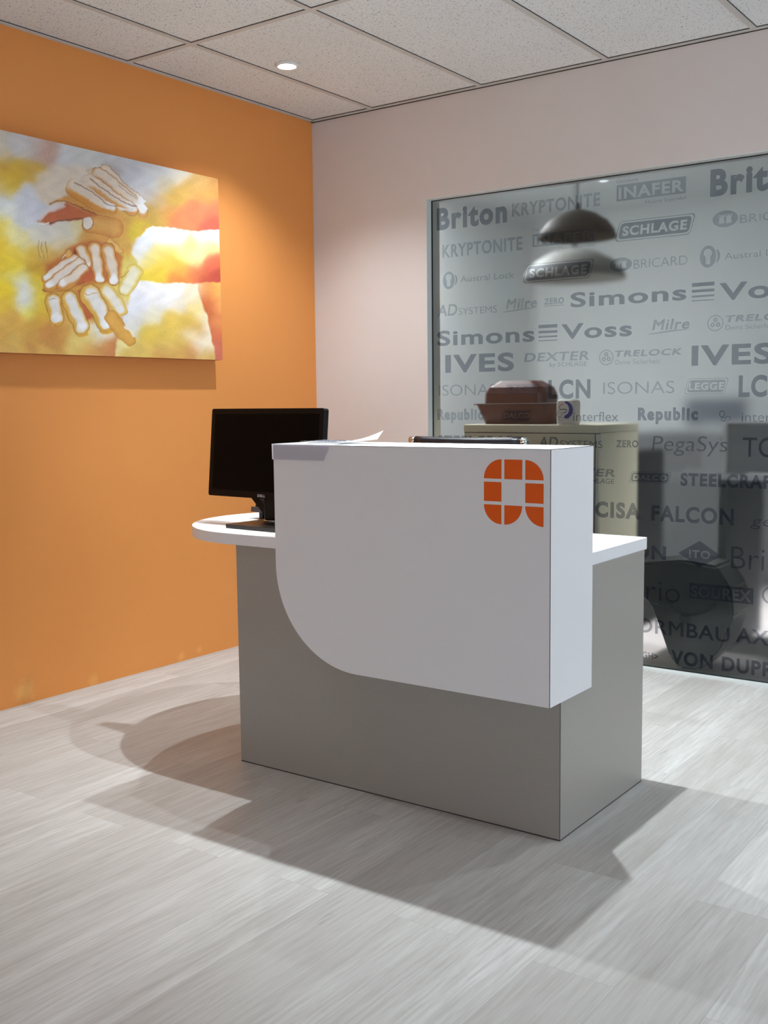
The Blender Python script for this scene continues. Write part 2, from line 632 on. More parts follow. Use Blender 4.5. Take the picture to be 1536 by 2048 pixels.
# lettering on the film: kind, words, left, bottom, right, top (metres on the wall), dark?, slant, weight
LETTERING = [
    ('t', 'Briton', 0.709, 1.94, 1.082, 2.035, 1, 0, 0.046),
    ('t', 'KRYPTONITE', 1.107, 1.957, 1.529, 2.013, 0, 0, 0.026),
    ('box', 'INAFER', 1.603, 1.964, 1.9, 2.03, 0, 0, 0.03),
    ('t', 'Maxima Seguridad', 1.73, 1.94, 1.901, 1.954, 0, 0, 0),
    ('t', 'Cerraduras', 1.602, 2.038, 1.696, 2.052, 0, 0.2, 0),
    ('t', 'Briton', 1.999, 1.942, 2.372, 2.041, 1, 0, 0.046),
    ('t', 'KRYPTONITE', 0.739, 1.808, 1.16, 1.867, 0, 0, 0.026),
    ('box', 'INAFER', 1.21, 1.813, 1.504, 1.868, 0, 0, 0.03),
    ('t', 'Maxima Seguridad', 1.339, 1.792, 1.505, 1.804, 0, 0, 0),
    ('t', 'Cerraduras', 1.212, 1.881, 1.304, 1.894, 0, 0.2, 0),
    ('par', 'SCHLAGE', 1.596, 1.799, 1.943, 1.881, 1, 0.3, 0.034),
    ('oval', '', 2.011, 1.813, 2.112, 1.877, 0, 0, 0),
    ('t', 'BRICARD', 2.12, 1.822, 2.374, 1.856, 0, 0, -0.004),
    ('key', '', 0.741, 1.661, 0.822, 1.742, 0, 0, 0),
    ('t', 'Austral Lock', 0.837, 1.688, 1.119, 1.717, 0, 0, 0),
    ('par', 'SCHLAGE', 1.16, 1.66, 1.506, 1.74, 1, 0.3, 0.034),
    ('oval', '', 1.575, 1.675, 1.675, 1.733, 0, 0, 0),
    ('t', 'BRICARD', 1.682, 1.681, 1.912, 1.721, 0, 0, -0.004),
    ('key', '', 1.962, 1.661, 2.046, 1.748, 0, 0, 0),
    ('t', 'Austral Lock', 2.062, 1.688, 2.317, 1.714, 0, 0, 0),
    ('t', 'AD', 0.709, 1.54, 0.819, 1.594, 0, 0.25, 0.014),
    ('t', 'SYSTEMS', 0.825, 1.54, 1.03, 1.573, 0, 0, -0.004),
    ('t', 'Milre', 1.077, 1.553, 1.233, 1.597, 0, 0.35, 0.026),
    ('swoosh', '', 1.059, 1.538, 1.233, 1.551, 0, 0, 0),
    ('t', 'ZERO', 1.267, 1.561, 1.364, 1.587, 0, 0.1, 0.038),
    ('bar', '', 1.267, 1.551, 1.364, 1.554, 0, 0, 0),
    ('t', 'Simons', 1.395, 1.542, 1.91, 1.604, 1, 0, 0.026),
    ('bars', '', 1.932, 1.532, 2.024, 1.605, 1, 0, 0),
    ('t', 'Voss', 2.044, 1.531, 2.385, 1.598, 1, 0, 0.026),
    ('t', 'Simons', 0.708, 1.404, 1.221, 1.473, 1, 0, 0.026),
    ('bars', '', 1.241, 1.402, 1.333, 1.473, 1, 0, 0),
    ('t', 'Voss', 1.352, 1.408, 1.678, 1.472, 1, 0, 0.026),
    ('t', 'Milre', 1.766, 1.426, 1.925, 1.469, 0, 0.35, 0.026),
    ('swoosh', '', 1.749, 1.409, 1.925, 1.423, 0, 0, 0),
    ('tri', '', 1.531, 1.287, 1.597, 1.353, 0, 0, 0),
    ('t', 'TRELOCK', 1.603, 1.322, 1.897, 1.348, 0, 0.3, 0.038),
    ('t', 'Deine Sicherheit.', 1.606, 1.288, 1.805, 1.31, 0, 0, 0),
    ('tri', '', 1.998, 1.409, 2.063, 1.473, 0, 0, 0),
    ('t', 'TRELOCK', 2.071, 1.443, 2.364, 1.469, 0, 0.3, 0.038),
    ('t', 'Deine Sicherheit.', 2.072, 1.412, 2.272, 1.432, 0, 0, 0),
    ('t', 'IVES', 0.752, 1.279, 1.118, 1.359, 1, 0, 0.034),
    ('t', 'DEXTER', 1.169, 1.314, 1.486, 1.353, 0, 0.25, 0.022),
    ('t', 'by SCHLAGE', 1.295, 1.288, 1.475, 1.307, 0, 0.1, 0.014),
    ('t', 'IVES', 1.936, 1.278, 2.261, 1.356, 1, 0, 0.034),
    ('t', 'ISONAS', 0.714, 1.168, 1.027, 1.222, 0, 0, -0.008),
    ('par', 'LEGGE', 1.065, 1.168, 1.256, 1.22, 0, 0.3, 0.034),
    ('t', 'LCN', 1.29, 1.152, 1.492, 1.231, 1, 0, 0.038),
    ('t', 'ISONAS', 1.551, 1.165, 1.866, 1.219, 0, 0, -0.008),
    ('par', 'LEGGE', 1.907, 1.16, 2.09, 1.223, 0, 0.3, 0.034),
    ('t', 'LCN', 2.129, 1.15, 2.315, 1.232, 1, 0, 0.038),
    ('t', 'Republic', 0.705, 1.058, 0.957, 1.106, 0, 0, 0.058),
    ('par', 'DALCO', 1.047, 1.048, 1.214, 1.103, 1, 0.1, 0.034),
    ('icon', '', 1.324, 1.05, 1.391, 1.094, 0, 0, 0),
    ('t', 'interflex', 1.411, 1.05, 1.622, 1.092, 1, 0, -0.002),
    ('t', 'Republic', 1.709, 1.057, 1.967, 1.106, 1, 0, 0.058),
    ('icon', '', 2.049, 1.049, 2.101, 1.095, 1, 0, 0),
    ('t', 'interflex', 2.143, 1.049, 2.348, 1.089, 1, 0, -0.002),
    ('t', 'STEELCRAFT', 0.705, 0.938, 1.164, 0.981, 1, 0, 0.046),
    ('t', 'AD', 1.243, 0.932, 1.339, 0.983, 1, 0.25, 0.014),
    ('t', 'SYSTEMS', 1.349, 0.934, 1.55, 0.967, 1, 0, -0.004),
    ('t', 'ZERO', 1.612, 0.941, 1.713, 0.97, 1, 0.1, 0.038),
    ('t', 'PegaSys', 1.773, 0.928, 2.089, 0.993, 1, 0.2, -0.01),
    ('t', 'TO', 2.15, 0.91, 2.285, 0.991, 1, 0, 0.002),
    ('t', 'DEXTER', 1.3, 0.813, 1.611, 0.846, 1, 0.25, 0.022),
    ('t', 'by SCHLAGE', 1.422, 0.782, 1.605, 0.804, 1, 0.1, 0.014),
    ('par', 'DALCO', 1.671, 0.79, 1.859, 0.839, 1, 0.1, 0.034),
    ('t', 'STEELCRAFT', 1.898, 0.788, 2.309, 0.838, 1, 0, 0.046),
    ('t', 'CISA', 1.519, 0.639, 1.727, 0.703, 1, 0, 0.05),
    ('t', 'FALCON', 1.775, 0.636, 2.121, 0.7, 1, 0, 0.034),
    ('t', 'gege', 2.188, 0.636, 2.359, 0.68, 1, 0.4, -0.012),
    ('t', 'FALCON', 1.463, 0.472, 1.841, 0.528, 1, 0, 0.034),
    ('dia', 'ITO', 1.895, 0.45, 2.073, 0.561, 1, 0, 0.03),
    ('t', 'Brio', 2.114, 0.458, 2.319, 0.555, 1, 0, -0.01),
    ('t', 'Brio', 1.679, 0.293, 1.904, 0.389, 1, 0, -0.01),
    ('box', 'SOUREX', 1.943, 0.319, 2.206, 0.384, 1, 0, 0.03),
    ('t', 'G', 2.239, 0.324, 2.314, 0.405, 1, 0, -0.016),
    ('t', 'NORMBAU', 1.64, 0.153, 2.115, 0.215, 1, 0, 0.014),
    ('t', 'AXA', 2.14, 0.16, 2.333, 0.22, 1, 0, 0.022),
    ('t', 'GH>', 1.742, 0.039, 1.813, 0.069, 1, 0, 0.026),
    ('t', 'VON DUPRIN', 1.87, 0.034, 2.377, 0.092, 1, 0, 0.034),
]


FONT_CAP = 0.727


def embolden(l, loops, d):
    """push an outline out by d (counters shrink) for a heavier or lighter letter"""
    l0 = l
    area = sum(l[i - 1][0] * l[i][1] - l[i][0] * l[i - 1][1] for i in range(len(l)))
    px, py = l[0]
    depth = 0
    for q in loops:
        if q is l0: continue
        r = False
        for i in range(len(q)):
            (ax, ay), (bx, by) = q[i - 1], q[i]
            if (ay > py) != (by > py) and px < (bx - ax) * (py - ay) / (by - ay) + ax: r = not r
        depth += r
    s = d * (1 if area > 0 else -1) * (-1 if depth % 2 else 1)
    k = []
    for q in l:                        # tiny flats in sharp notches would turn inside out
        if k and math.hypot(q[0] - k[-1][0], q[1] - k[-1][1]) < min(0.018, abs(d) * 0.6):
            k[-1] = ((q[0] + k[-1][0]) / 2, (q[1] + k[-1][1]) / 2)
        else:
            k.append(q)
    l = k
    out = []
    n = len(l)
    for i in range(n):
        p, q, r = Vector(l[i - 1]), Vector(l[i]), Vector(l[(i + 1) % n])
        a, b = q - p, r - q
        if a.length < 1e-7 or b.length < 1e-7:
            out.append(tuple(q)); continue
        n1, n2 = Vector((a.y, -a.x)).normalized(), Vector((b.y, -b.x)).normalized()
        m = n1 + n2
        k = max(m.length_squared / 2, 0.35)
        out.append(tuple(q + m / k * s))
    return out


def text_polys(words, bold):
    """outlines of the words in the built-in font, as closed polygons"""
    cu = bpy.data.curves.new('words', 'FONT')
    cu.body = words
    cu.size = 1.0
    cu.space_character = 1.0 + 4.0 * max(bold, 0.0)
    cu.resolution_u = 5
    cu.fill_mode = 'NONE'
    o = bpy.data.objects.new('words', cu)
    COL.objects.link(o)
    bpy.context.view_layer.update()
    me = o.evaluated_get(bpy.context.evaluated_depsgraph_get()).to_mesh()
    nxt = {}
    for e in me.edges:
        a, b = e.vertices
        nxt.setdefault(a, []).append(b)
        nxt.setdefault(b, []).append(a)
    seen, loops = set(), []
    for s0 in nxt:
        if s0 in seen: continue
        loop, prev, cur = [], None, s0
        while cur not in seen:
            seen.add(cur)
            loop.append((me.vertices[cur].co.x, me.vertices[cur].co.y))
            nb = [k for k in nxt[cur] if k != prev and k not in seen]
            if not nb: break
            prev, cur = cur, nb[0]
        if len(loop) > 2: loops.append(loop)
    o.evaluated_get(bpy.context.evaluated_depsgraph_get()).to_mesh_clear()
    bpy.data.objects.remove(o)
    bpy.data.curves.remove(cu)
    return [embolden(l, loops, bold) for l in loops] if bold else loops


def fit(loops, x0, z0, x1, z1, slant=0.0):
    """scale outlines so the cap height fills z0..z1 and the width x0..x1"""
    xs = [p[0] + p[1] * slant * 0.5 for l in loops for p in l]
    a, b = min(xs), max(xs)
    k = (x1 - x0) / (b - a)
    kz = (z1 - z0) / FONT_CAP
    return [[(x0 + (p[0] + p[1] * slant * 0.5 - a) * k, z0 + p[1] * kz) for p in l] for l in loops]


def ellipse(cx, cz, rx, rz, n=28):
    return [(cx + rx * math.cos(2 * PI * k / n), cz + rz * math.sin(2 * PI * k / n)) for k in range(n)]


def fill_polys(loops, y, mat_index, parts):
    """fill outlines even-odd (letters inside a badge are left clear)"""
    cu = bpy.data.curves.new('fill', 'CURVE')
    cu.dimensions = '2D'
    cu.fill_mode = 'FRONT'
    for l in loops:
        sp = cu.splines.new('POLY')
        sp.points.add(len(l) - 1)
        for pt, q in zip(sp.points, l):
            pt.co = (q[0], q[1], 0, 1)
        sp.use_cyclic_u = True
    o = bpy.data.objects.new('fill', cu)
    COL.objects.link(o)
    bpy.context.view_layer.update()
    me = o.evaluated_get(bpy.context.evaluated_depsgraph_get()).to_mesh()
    parts.append(([(v.co.x, y, v.co.y) for v in me.vertices], [tuple(p.vertices) for p in me.polygons], mat_index))
    o.evaluated_get(bpy.context.evaluated_depsgraph_get()).to_mesh_clear()
    bpy.data.objects.remove(o)
    bpy.data.curves.remove(cu)


def parts_obj(name, parts, mats, parent):
    V, Fc, mi = [], [], []
    for v, f, k in parts:
        b = len(V)
        V += v
        Fc += [tuple(i + b for i in q) for q in f]
        mi += [k] * len(f)
    me = bpy.data.meshes.new(name)
    me.from_pydata(V, [], Fc)
    for x in mats: me.materials.append(x)
    me.polygons.foreach_set('material_index', mi)
    o = bpy.data.objects.new(name, me)
    COL.objects.link(o)
    o.parent = parent
    return o


parts = []
PY = GY - 0.0012
for kind, words, x0, z0, x1, z1, dark, slant, bold in LETTERING:
    mi = 0 if dark else 1
    w, h = x1 - x0, z1 - z0
    cx, cz = (x0 + x1) / 2, (z0 + z1) / 2
    L = []
    if kind == 't':
        L = fit(text_polys(words, bold), x0, z0, x1, z1, slant)
    elif kind == 'box':
        L = [[(x0, z0), (x1, z0), (x1, z1), (x0, z1)]] + fit(text_polys(words, bold), x0 + w * 0.03, z0 + h * 0.15, x1 - w * 0.03, z1 - h * 0.15)
    elif kind == 'par':
        s, e = h * 0.28, h * 0.07
        def quad(i, c=0.16):
            a = [(x0 + i * 1.6, z0 + i), (x1 - s - i * 0.6, z0 + i), (x1 - i * 1.6, z1 - i), (x0 + s + i * 0.6, z1 - i)]
            out = []
            for k in range(4):
                p, q, r = Vector(a[k - 1]), Vector(a[k]), Vector(a[(k + 1) % 4])
                d = h * c
                out += [tuple(q + (p - q).normalized() * d), tuple(q + (p - q).normalized() * d * 0.3 + (r - q).normalized() * d * 0.3), tuple(q + (r - q).normalized() * d)]
            return out
        L = [quad(0), quad(e * 0.45), quad(e * 1.6)] + fit(text_polys(words, bold), x0 + w * 0.10, z0 + h * 0.28, x1 - w * 0.10, z1 - h * 0.26, 0.12)
    elif kind == 'oval':
        tw = []
        for sgn, nx in ((-1, x0 + w * 0.36), (1, x0 + w * 0.64)):
            tw.append([(nx - w * 0.11, cz - h * 0.26), (nx + w * 0.11, cz - h * 0.26), (nx + w * 0.09, cz + h * 0.08), (nx + w * 0.13, cz + h * 0.12), (nx + w * 0.13, cz + h * 0.27),
                       (nx + w * 0.05, cz + h * 0.27), (nx + w * 0.05, cz + h * 0.18), (nx - w * 0.05, cz + h * 0.18), (nx - w * 0.05, cz + h * 0.27), (nx - w * 0.13, cz + h * 0.27),
                       (nx - w * 0.13, cz + h * 0.12), (nx - w * 0.09, cz + h * 0.08)])
        def shrink(l, k):
            mx = sum(p[0] for p in l) / len(l); mz = sum(p[1] for p in l) / len(l)
            return [(mx + (p[0] - mx) * k, mz + (p[1] - mz) * k) for p in l]
        L = [ellipse(cx, cz, w / 2, h / 2)] + tw + [shrink(l, 0.84) for l in tw]
    elif kind == 'key':
        rx = w * 0.40
        hx = x0 + rx * 0.98
        hole = [(hx + w * 0.20 * math.cos(a), cz + h * 0.16 + h * 0.20 * math.sin(a)) for a in [math.radians(d) for d in range(-50, 231, 14)]]
        hole += [(hx - w * 0.12, cz - h * 0.05), (hx - w * 0.12, cz - h * 0.30), (hx, cz - h * 0.36), (hx + w * 0.12, cz - h * 0.30), (hx + w * 0.12, cz - h * 0.05)]
        L = [ellipse(x0 + rx, cz, rx, h / 2), hole]
        arc = [(x0 + w * 0.52 + w * 0.46 * math.cos(a), cz + h * 0.42 * math.sin(a)) for a in [math.radians(d) for d in range(-62, 63, 8)]]
        arc2 = [(x0 + w * 0.52 + w * 0.34 * math.cos(a), cz + h * 0.42 * math.sin(a)) for a in [math.radians(d) for d in range(62, -63, -8)]]
        L += [[(max(px, x0 + 2 * rx + w * 0.02), pz) for px, pz in arc + arc2]]
    elif kind == 'swoosh':
        n = 14
        top = [(x0 + w * k / n, z0 + h * (0.1 + 0.9 * math.sin(0.62 * PI * k / n))) for k in range(n + 1)]
        L = [top + [(px, pz - 0.0065 * (0.25 + 0.75 * math.sin(PI * min(1, k / n + 0.02)))) for k, (px, pz) in reversed(list(enumerate(top)))]]
    elif kind == 'bar':
        L = [[(x0, z0), (x1, z0), (x1, z1), (x0, z1)]]
    elif kind == 'bars':
        zz = z1
        for th in (0.21, 0.15, 0.10, 0.05):
            L.append([(x0, zz - th * h), (x1, zz - th * h), (x1, zz), (x0, zz)])
            zz -= th * h + 0.163 * h
    elif kind == 'tri':
        L = [ellipse(cx, cz, w / 2, h / 2), ellipse(cx, cz, w * 0.44, h * 0.44)]
        for k in range(3):
            a = PI / 2 + 2 * PI * k / 3
            px, pz = cx + w * 0.20 * math.cos(a), cz + h * 0.20 * math.sin(a)
            L += [ellipse(px, pz, w * 0.14, h * 0.14, 16), ellipse(px, pz, w * 0.065, h * 0.065, 12)]
    elif kind == 'icon':
        for dx_, dz_, rx, rz in ((0.30, 0.66, 0.22, 0.30), (0.42, 0.20, 0.20, 0.18), (0.78, 0.28, 0.22, 0.20)):
            L += [ellipse(x0 + w * dx_, z0 + h * dz_, w * rx, h * rz, 20), ellipse(x0 + w * dx_, z0 + h * dz_, w * rx * 0.72, h * rz * 0.72, 20)]
    elif kind == 'dia':
        L = [[(x0, cz), (cx, z0), (x1, cz), (cx, z1)]] + fit(text_polys(words, bold), x0 + w * 0.25, cz - h * 0.14, x1 - w * 0.25, cz + h * 0.15)
    if x0 < gx1 - 0.02:
        fill_polys(L, PY, mi, parts)
lt = parts_obj('printed_lettering', parts, [M_PRINT_DARK, M_PRINT_PALE], None)
lt.parent = win
lt.matrix_parent_inverse = Matrix.Translation(-win.location)

# ------------------------------------------------------------------ reception desk
desk = empty('reception_desk', (1.72, -1.55, 0))
tag(desk, 'grey and white reception desk with rounded white front counter and orange mark', 'desk')


def dobj(name, bm, mats, smooth=False, parent=None):
    o = obj(name, bm, mats, None, smooth)
    o.parent = parent or desk
    o.matrix_parent_inverse = Matrix.Translation(-desk.location)
    return o


BXL, BXR, BYF, BYB = 1.153, 2.2835, -1.8168, -1.2763
TZ0, TZ1 = 0.701, 0.737
dobj('front_panel', box(BXL, BXR - 0.0012, BYF, BYF + 0.020, 0.002, TZ0, 0.0008, 1), M_GREY)
sd = dobj('side_panel', box(BXR - 0.020, BXR, BYF + 0.0005, BYB, 0.002, TZ0, 0.0008, 1), M_GREY)
dobj('side_panel', box(BXL, BXL + 0.020, BYF + 0.021, BYB, 0.002, TZ0, 0.0008, 1), M_GREY)
bm = bmesh.new()
add_box(bm, BXR - 0.0014, BXR - 0.0002, BYF - 0.0003, BYF + 0.0008, 0.002, TZ0)
add_box(bm, BXL + 0.001, BXR, BYF - 0.0002, BYF + 0.0005, 0.0, 0.0035)
add_box(bm, BXR - 0.001, BXR + 0.0002, BYF, BYB, 0.0, 0.003)
dobj('edge_joint', bm, M_EDGE)
# worktop: rounded left end, square right end
WR, WCX, WCY = 0.375, 1.118, -1.449
out = []
for k in range(33):
    a = math.radians(270 - 180 * k / 32)
    out.append((WCX + WR * math.cos(a), WCY + WR * math.sin(a)))
out += [(1.34, -1.082), (1.50, -1.12), (1.66, -1.19), (1.80, -1.235), (1.95, -1.255), (2.283, -1.258), (2.283, -1.805), (1.60, WCY - WR), (WCX + 0.05, WCY - WR)]
bm = add_prism(bmesh.new(), out, TZ0, TZ1, 'z')
es = [e for e in bm.edges if abs(e.verts[0].co.z - e.verts[1].co.z) < 1e-5 and e.calc_face_angle(0) > 1]
bmesh.ops.bevel(bm, geom=es, offset=0.0015, segments=1, affect='EDGES')
dobj('worktop', bm, M_LAMINATE)
# raised counter: one white slab front with a big rounded lower left corner, returned on the right
CXL, CXR, CYF, CYB, CZB, CZT = 1.388, 2.2917, -1.8939, -1.6504, 0.3745, 1.0225
cr = 0.295
prof = [(CXR, CZT), (CXL, CZT)]
for k in range(25):
    a = math.radians(180 + 90 * k / 24)
    prof.append((CXL + cr + cr * math.cos(a), CZB + cr + cr * math.sin(a)))
prof.append((CXR, CZB))
bm = bmesh.new()
add_prism(bm, prof, CYF, BYF - 0.0005, 'y')
add_box(bm, CXL, CXR, BYF - 0.0005, CYB, TZ1 + 0.0005, CZT)
add_box(bm, BXR + 0.0005, CXR, BYF - 0.0005, CYB, CZB, TZ1 + 0.0005)
dobj('counter', bm, M_LAMINATE)
bm = bmesh.new()
add_box(bm, CXR - 0.0012, CXR + 0.0003, CYF - 0.0003, CYF + 0.0009, CZB, CZT)
add_box(bm, CXL, CXR, CYF - 0.0003, CYF + 0.0008, CZT - 0.0011, CZT + 0.0003)
add_box(bm, CXR - 0.0010, CXR + 0.0003, CYF, CYB, CZT - 0.0010, CZT + 0.0003)
dobj('counter_edge_joint', bm, M_EDGE)
# orange mark, cut in eight pieces
LX0, LX1, LZ0, LZ1 = 2.1025, 2.2725, 0.8305, 0.9955
parts = []
gap = 0.0085
cw = (LX1 - LX0 - 2 * gap) / 3
ch = (LZ1 - LZ0 - 2 * gap) / 3


def cell(i, j):
    x0 = LX0 + i * (cw + gap)
    z1 = LZ1 - j * (ch + gap)
    return x0, x0 + cw, z1 - ch, z1


def quarter(x0, x1, z0, z1, corner):
    """a cell with one corner rounded to the full cell"""
    n = 14
    if corner == 'tl':
        return [(x1, z0), (x1, z1)] + [(x1 + (x1 - x0) * math.cos(a), z0 + (z1 - z0) * math.sin(a)) for a in [PI / 2 + PI / 2 * k / n for k in range(1, n + 1)]]
    if corner == 'tr':
        return [(x0, z0)] + [(x0 + (x1 - x0) * math.cos(a), z0 + (z1 - z0) * math.sin(a)) for a in [PI / 2 * k / n for k in range(n + 1)]]
    if corner == 'bl':
        return [(x1, z1)] + [(x1 + (x1 - x0) * math.cos(a), z1 + (z1 - z0) * math.sin(a)) for a in [PI + PI / 2 * k / n for k in range(n + 1)]]
    if corner == 'br':
        return [(x0, z1)] + [(x0 + (x1 - x0) * math.cos(a), z1 + (z1 - z0) * math.sin(a)) for a in [-PI / 2 + PI / 2 * k / n for k in range(n + 1)]]
    return [(x0, z0), (x1, z0), (x1, z1), (x0, z1)]


for i, j, cc in ((0, 0, 'tl'), (1, 0, ''), (2, 0, 'tr'), (0, 1, ''), (2, 1, ''), (0, 2, 'bl'), (1, 2, 'br'), (2, 2, 'bl')):
    fill_polys([quarter(*cell(i, j), cc)], CYF - 0.0006, 0, parts)
lg = parts_obj('logo', parts, [M_LOGO], desk)
lg.matrix_parent_inverse = Matrix.Translation(-desk.location)
lg['label'] = 'orange rounded mark of eight pieces on the white counter'

# paper folded over the front edge, and a sheet curling up behind it
def sheet(name, grid, mats, parent=None, sub=0.0007):
    bm = bmesh.new()
    V = [[bm.verts.new(p) for p in row] for row in grid]
    for i in range(len(V) - 1):
        for j in range(len(V[0]) - 1):
            bm.faces.new((V[i][j], V[i][j + 1], V[i + 1][j + 1], V[i + 1][j]))
    r = bmesh.ops.solidify(bm, geom=bm.faces[:], thickness=sub)
    return obj(name, bm, mats, parent)


ZT = CZT + 0.0016
nt = empty('paper_notice', (1.48, -1.80, CZT))
tag(nt, 'white printed paper taped on the counter top and folded over its front edge', 'paper')
rows = []
for k in range(11):
    t = k / 10.0
    yb = -1.655 - 0.03 * t
    col_ = []
    for q in range(9):
        s_ = q / 8.0
        xx = CXL - 0.002 + (0.215 - 0.03 * s_) * t + 0.022 * s_ * 0
        yy = CYF - 0.0015 + (yb - CYF) * s_
        zz = ZT + 0.004 * math.sin(PI * s_) * math.sin(PI * t) + 0.0045 * s_ * t
        col_.append((xx, yy, zz))
    rows.append(col_)
o = sheet('notice_sheet', rows, M_PAPER, nt)
o.matrix_parent_inverse = Matrix.Translation(-nt.location)
fl = [[(CXL - 0.004 + (0.219 if z_ > 1.0 else 0.219 - 0.024) * t - 0.0 * z_, CYF - 0.0030 - (0.001 if z_ < 0.99 else 0), z_) for z_ in (ZT, 1.012, 0.978)] for t in [k / 8 for k in range(9)]]
fl = [[(CXL - 0.004 + t * (0.219 - 0.024 * s_), CYF - 0.0022 + 0.0006 * s_, ZT - s_ * 0.0455) for s_ in (0, 0.3, 0.65, 1.0)] for t in [k / 8 for k in range(9)]]
o = sheet('folded_flap', fl, M_PAPER2, nt)
o.matrix_parent_inverse = Matrix.Translation(-nt.location)
o['label'] = 'lilac white flap folded over the front edge'
bm = bmesh.new()
rnd = random.Random(3)
for r_ in range(7):
    xx = 1.44 + rnd.random() * 0.02
    yy = -1.84 + r_ * 0.018
    while xx < 1.56:
        L_ = 0.006 + rnd.random() * 0.022
        add_box(bm, xx, xx + L_, yy, yy + 0.006, ZT + 0.0062, ZT + 0.0068)
        xx += L_ + 0.005
o = obj('printed_text', bm, M_INK, nt)
o.matrix_parent_inverse = Matrix.Translation(-nt.location)
rows = []
for k in range(17):
    t = k / 16.0
    lift = 0.034 * max(0.0, (t - 0.38) / 0.62) ** 1.6
    rows.append([(1.49 + 0.20 * t - 0.05 * s_, -1.870 + 0.08 * t + (0.16 - 0.06 * t) * s_, ZT + 0.0012 + lift * (0.35 + 0.65 * s_) + 0.0045 * (1 - t)) for s_ in [q / 6 for q in range(7)]])
o = sheet('loose_paper', rows, M_PAPER)
tag(o, 'loose white sheet on the counter top with one corner curling up', 'paper')

# ------------------------------------------------------------------ monitor
MC, MYAW, MT, MW, MH = Vector((1.082, -1.60, 0.9764)), 0.06, 0.0968, 0.5259, 0.3000
mon = empty('computer_monitor', (1.08, -1.565, TZ1), -MYAW)
tag(mon, 'black flat computer monitor turned to the front on the white rounded worktop', 'monitor')
B = Matrix.Translation(MC - mon.location)      # frame of the tilted panel, in the monitor's own axes
off = Matrix.Rotation(MYAW, 4, 'Z') @ (MC - mon.location)
PM = Matrix.Translation(off) @ Matrix.Rotation(-MT, 4, 'X')


def panel(name, bm, mats, parent=None, smooth=False):
    bmesh.ops.transform(bm, matrix=PM, verts=bm.verts)
    return obj(name, bm, mats, parent or mon, smooth)


bm = add_prism(bmesh.new(), rounded_rect(-MW / 2, MW / 2, -MH / 2, MH / 2, 0.008), 0.0, 0.022, 'y')
add_prism(bm, rounded_rect(-MW / 2 + 0.05, MW / 2 - 0.05, -MH / 2 + 0.04, MH / 2 - 0.04, 0.03), 0.022, 0.045, 'y')
panel('bezel', bm, M_BLACK)
sc = panel('screen', box(-MW / 2 + 0.018, MW / 2 - 0.018, -0.0006, 0.002, -MH / 2 + 0.022, MH / 2 - 0.018), M_BLACKGLOSS)
parts = []
lo = fit(text_polys('DELL', 0.02), -0.018, -MH / 2 + 0.0052, 0.018, -MH / 2 + 0.0138)
fill_polys(lo, -0.0012, 0, parts)
lgo = parts_obj('logo', parts, [M_SILVER], mon)
lgo.data.transform(PM)
lgo['label'] = 'small silver lettering on the lower bezel'
# stand: flat foot, ring, column, hinge arm
fo = obj('stand_base', add_prism(bmesh.new(), rounded_rect(-0.050, 0.190, -0.165, 0.040, 0.006), 0.001, 0.013, 'z'), [M_BASEPLATE], mon)
obj('stand_ring', add_lathe(bmesh.new(), [(0.028, 0.013), (0.040, 0.013), (0.040, 0.0155), (0.034, 0.017), (0.028, 0.017)], (0.012, 0.005, 0)), M_CHROME, mon, True)
obj('stand_column', add_prism(bmesh.new(), rounded_rect(-0.028, 0.052, -0.012, 0.022, 0.010), 0.013, 0.30, 'z'), M_BLACK, mon)
bm = bmesh.new()
add_prism(bm, [(-0.085, 0.085), (-0.055, 0.095), (-0.010, 0.048), (-0.010, 0.022), (-0.026, 0.030)][::-1], -0.010, 0.012, 'y')
obj('stand_arm', bm, M_BLACK, mon)

# keyboard behind the monitor foot, its far edge raised on feet
kb = empty('computer_keyboard', (1.13, -1.435, TZ1), -0.19)
tag(kb, 'black computer keyboard on the worktop behind the monitor foot', 'keyboard')
KP = Matrix.Rotation(-0.15, 4, 'X')
bm = bmesh.new()
add_prism(bm, [(-0.225, 0.0), (0.225, 0.0), (0.225, 0.150), (-0.225, 0.150)], -0.006, 0.012, 'z')
bmesh.ops.transform(bm, matrix=Matrix.Translation((0, -0.075, 0.0305)) @ KP, verts=bm.verts)
obj('keyboard_base', bm, M_DARKGREY, kb)
bm = bmesh.new()
for r_ in range(5):
    for c_ in range(15):
        x0 = -0.215 + c_ * 0.0287
        add_box(bm, x0, x0 + 0.024, 0.010 + r_ * 0.027, 0.032 + r_ * 0.027, 0.0125, 0.020)
bmesh.ops.transform(bm, matrix=Matrix.Translation((0, -0.075, 0.0305)) @ KP, verts=bm.verts)
o = obj('keys', bm, M_BLACK, kb)
for sx in (-0.19, 0.17):
    obj('fold_out_foot', box(sx, sx + 0.02, -0.066, -0.058, 0.001, 0.026), M_BLACK, kb)

# ------------------------------------------------------------------ office chair behind the desk
ch = empty('office_chair', (1.296, -0.78, 0), 0.0)
tag(ch, 'low black vinyl office chair with chrome frame behind the reception desk', 'chair')
bm = bmesh.new()
bx = 0.252
ys = 0.12
rollz = 0.985
add_tube(bm, [(-bx + 0.012 + (2 * bx - 0.024) * k / 12, ys, rollz + 0.004 * (abs(k - 6) / 6.0) ** 2 - 0.001) for k in range(13)], 0.0165, 16)
o = obj('backrest_roll', bm, M_VINYL, ch, True)
grid = [[(-bx + 0.02 + (2 * bx - 0.04) * i / 10, ys + 0.012 - 0.05 * math.sin(PI * j / 9) * 0.8 - 0.10 * (1 - j / 9) + 0.01 * (abs(i - 5) / 5) ** 2 * -1, 0.53 + (rollz - 0.53) * j / 9) for j in range(10)] for i in range(11)]
o = sheet('backrest', grid, M_VINYL, ch, 0.022)
for f in o.data.polygons: f.use_smooth = True
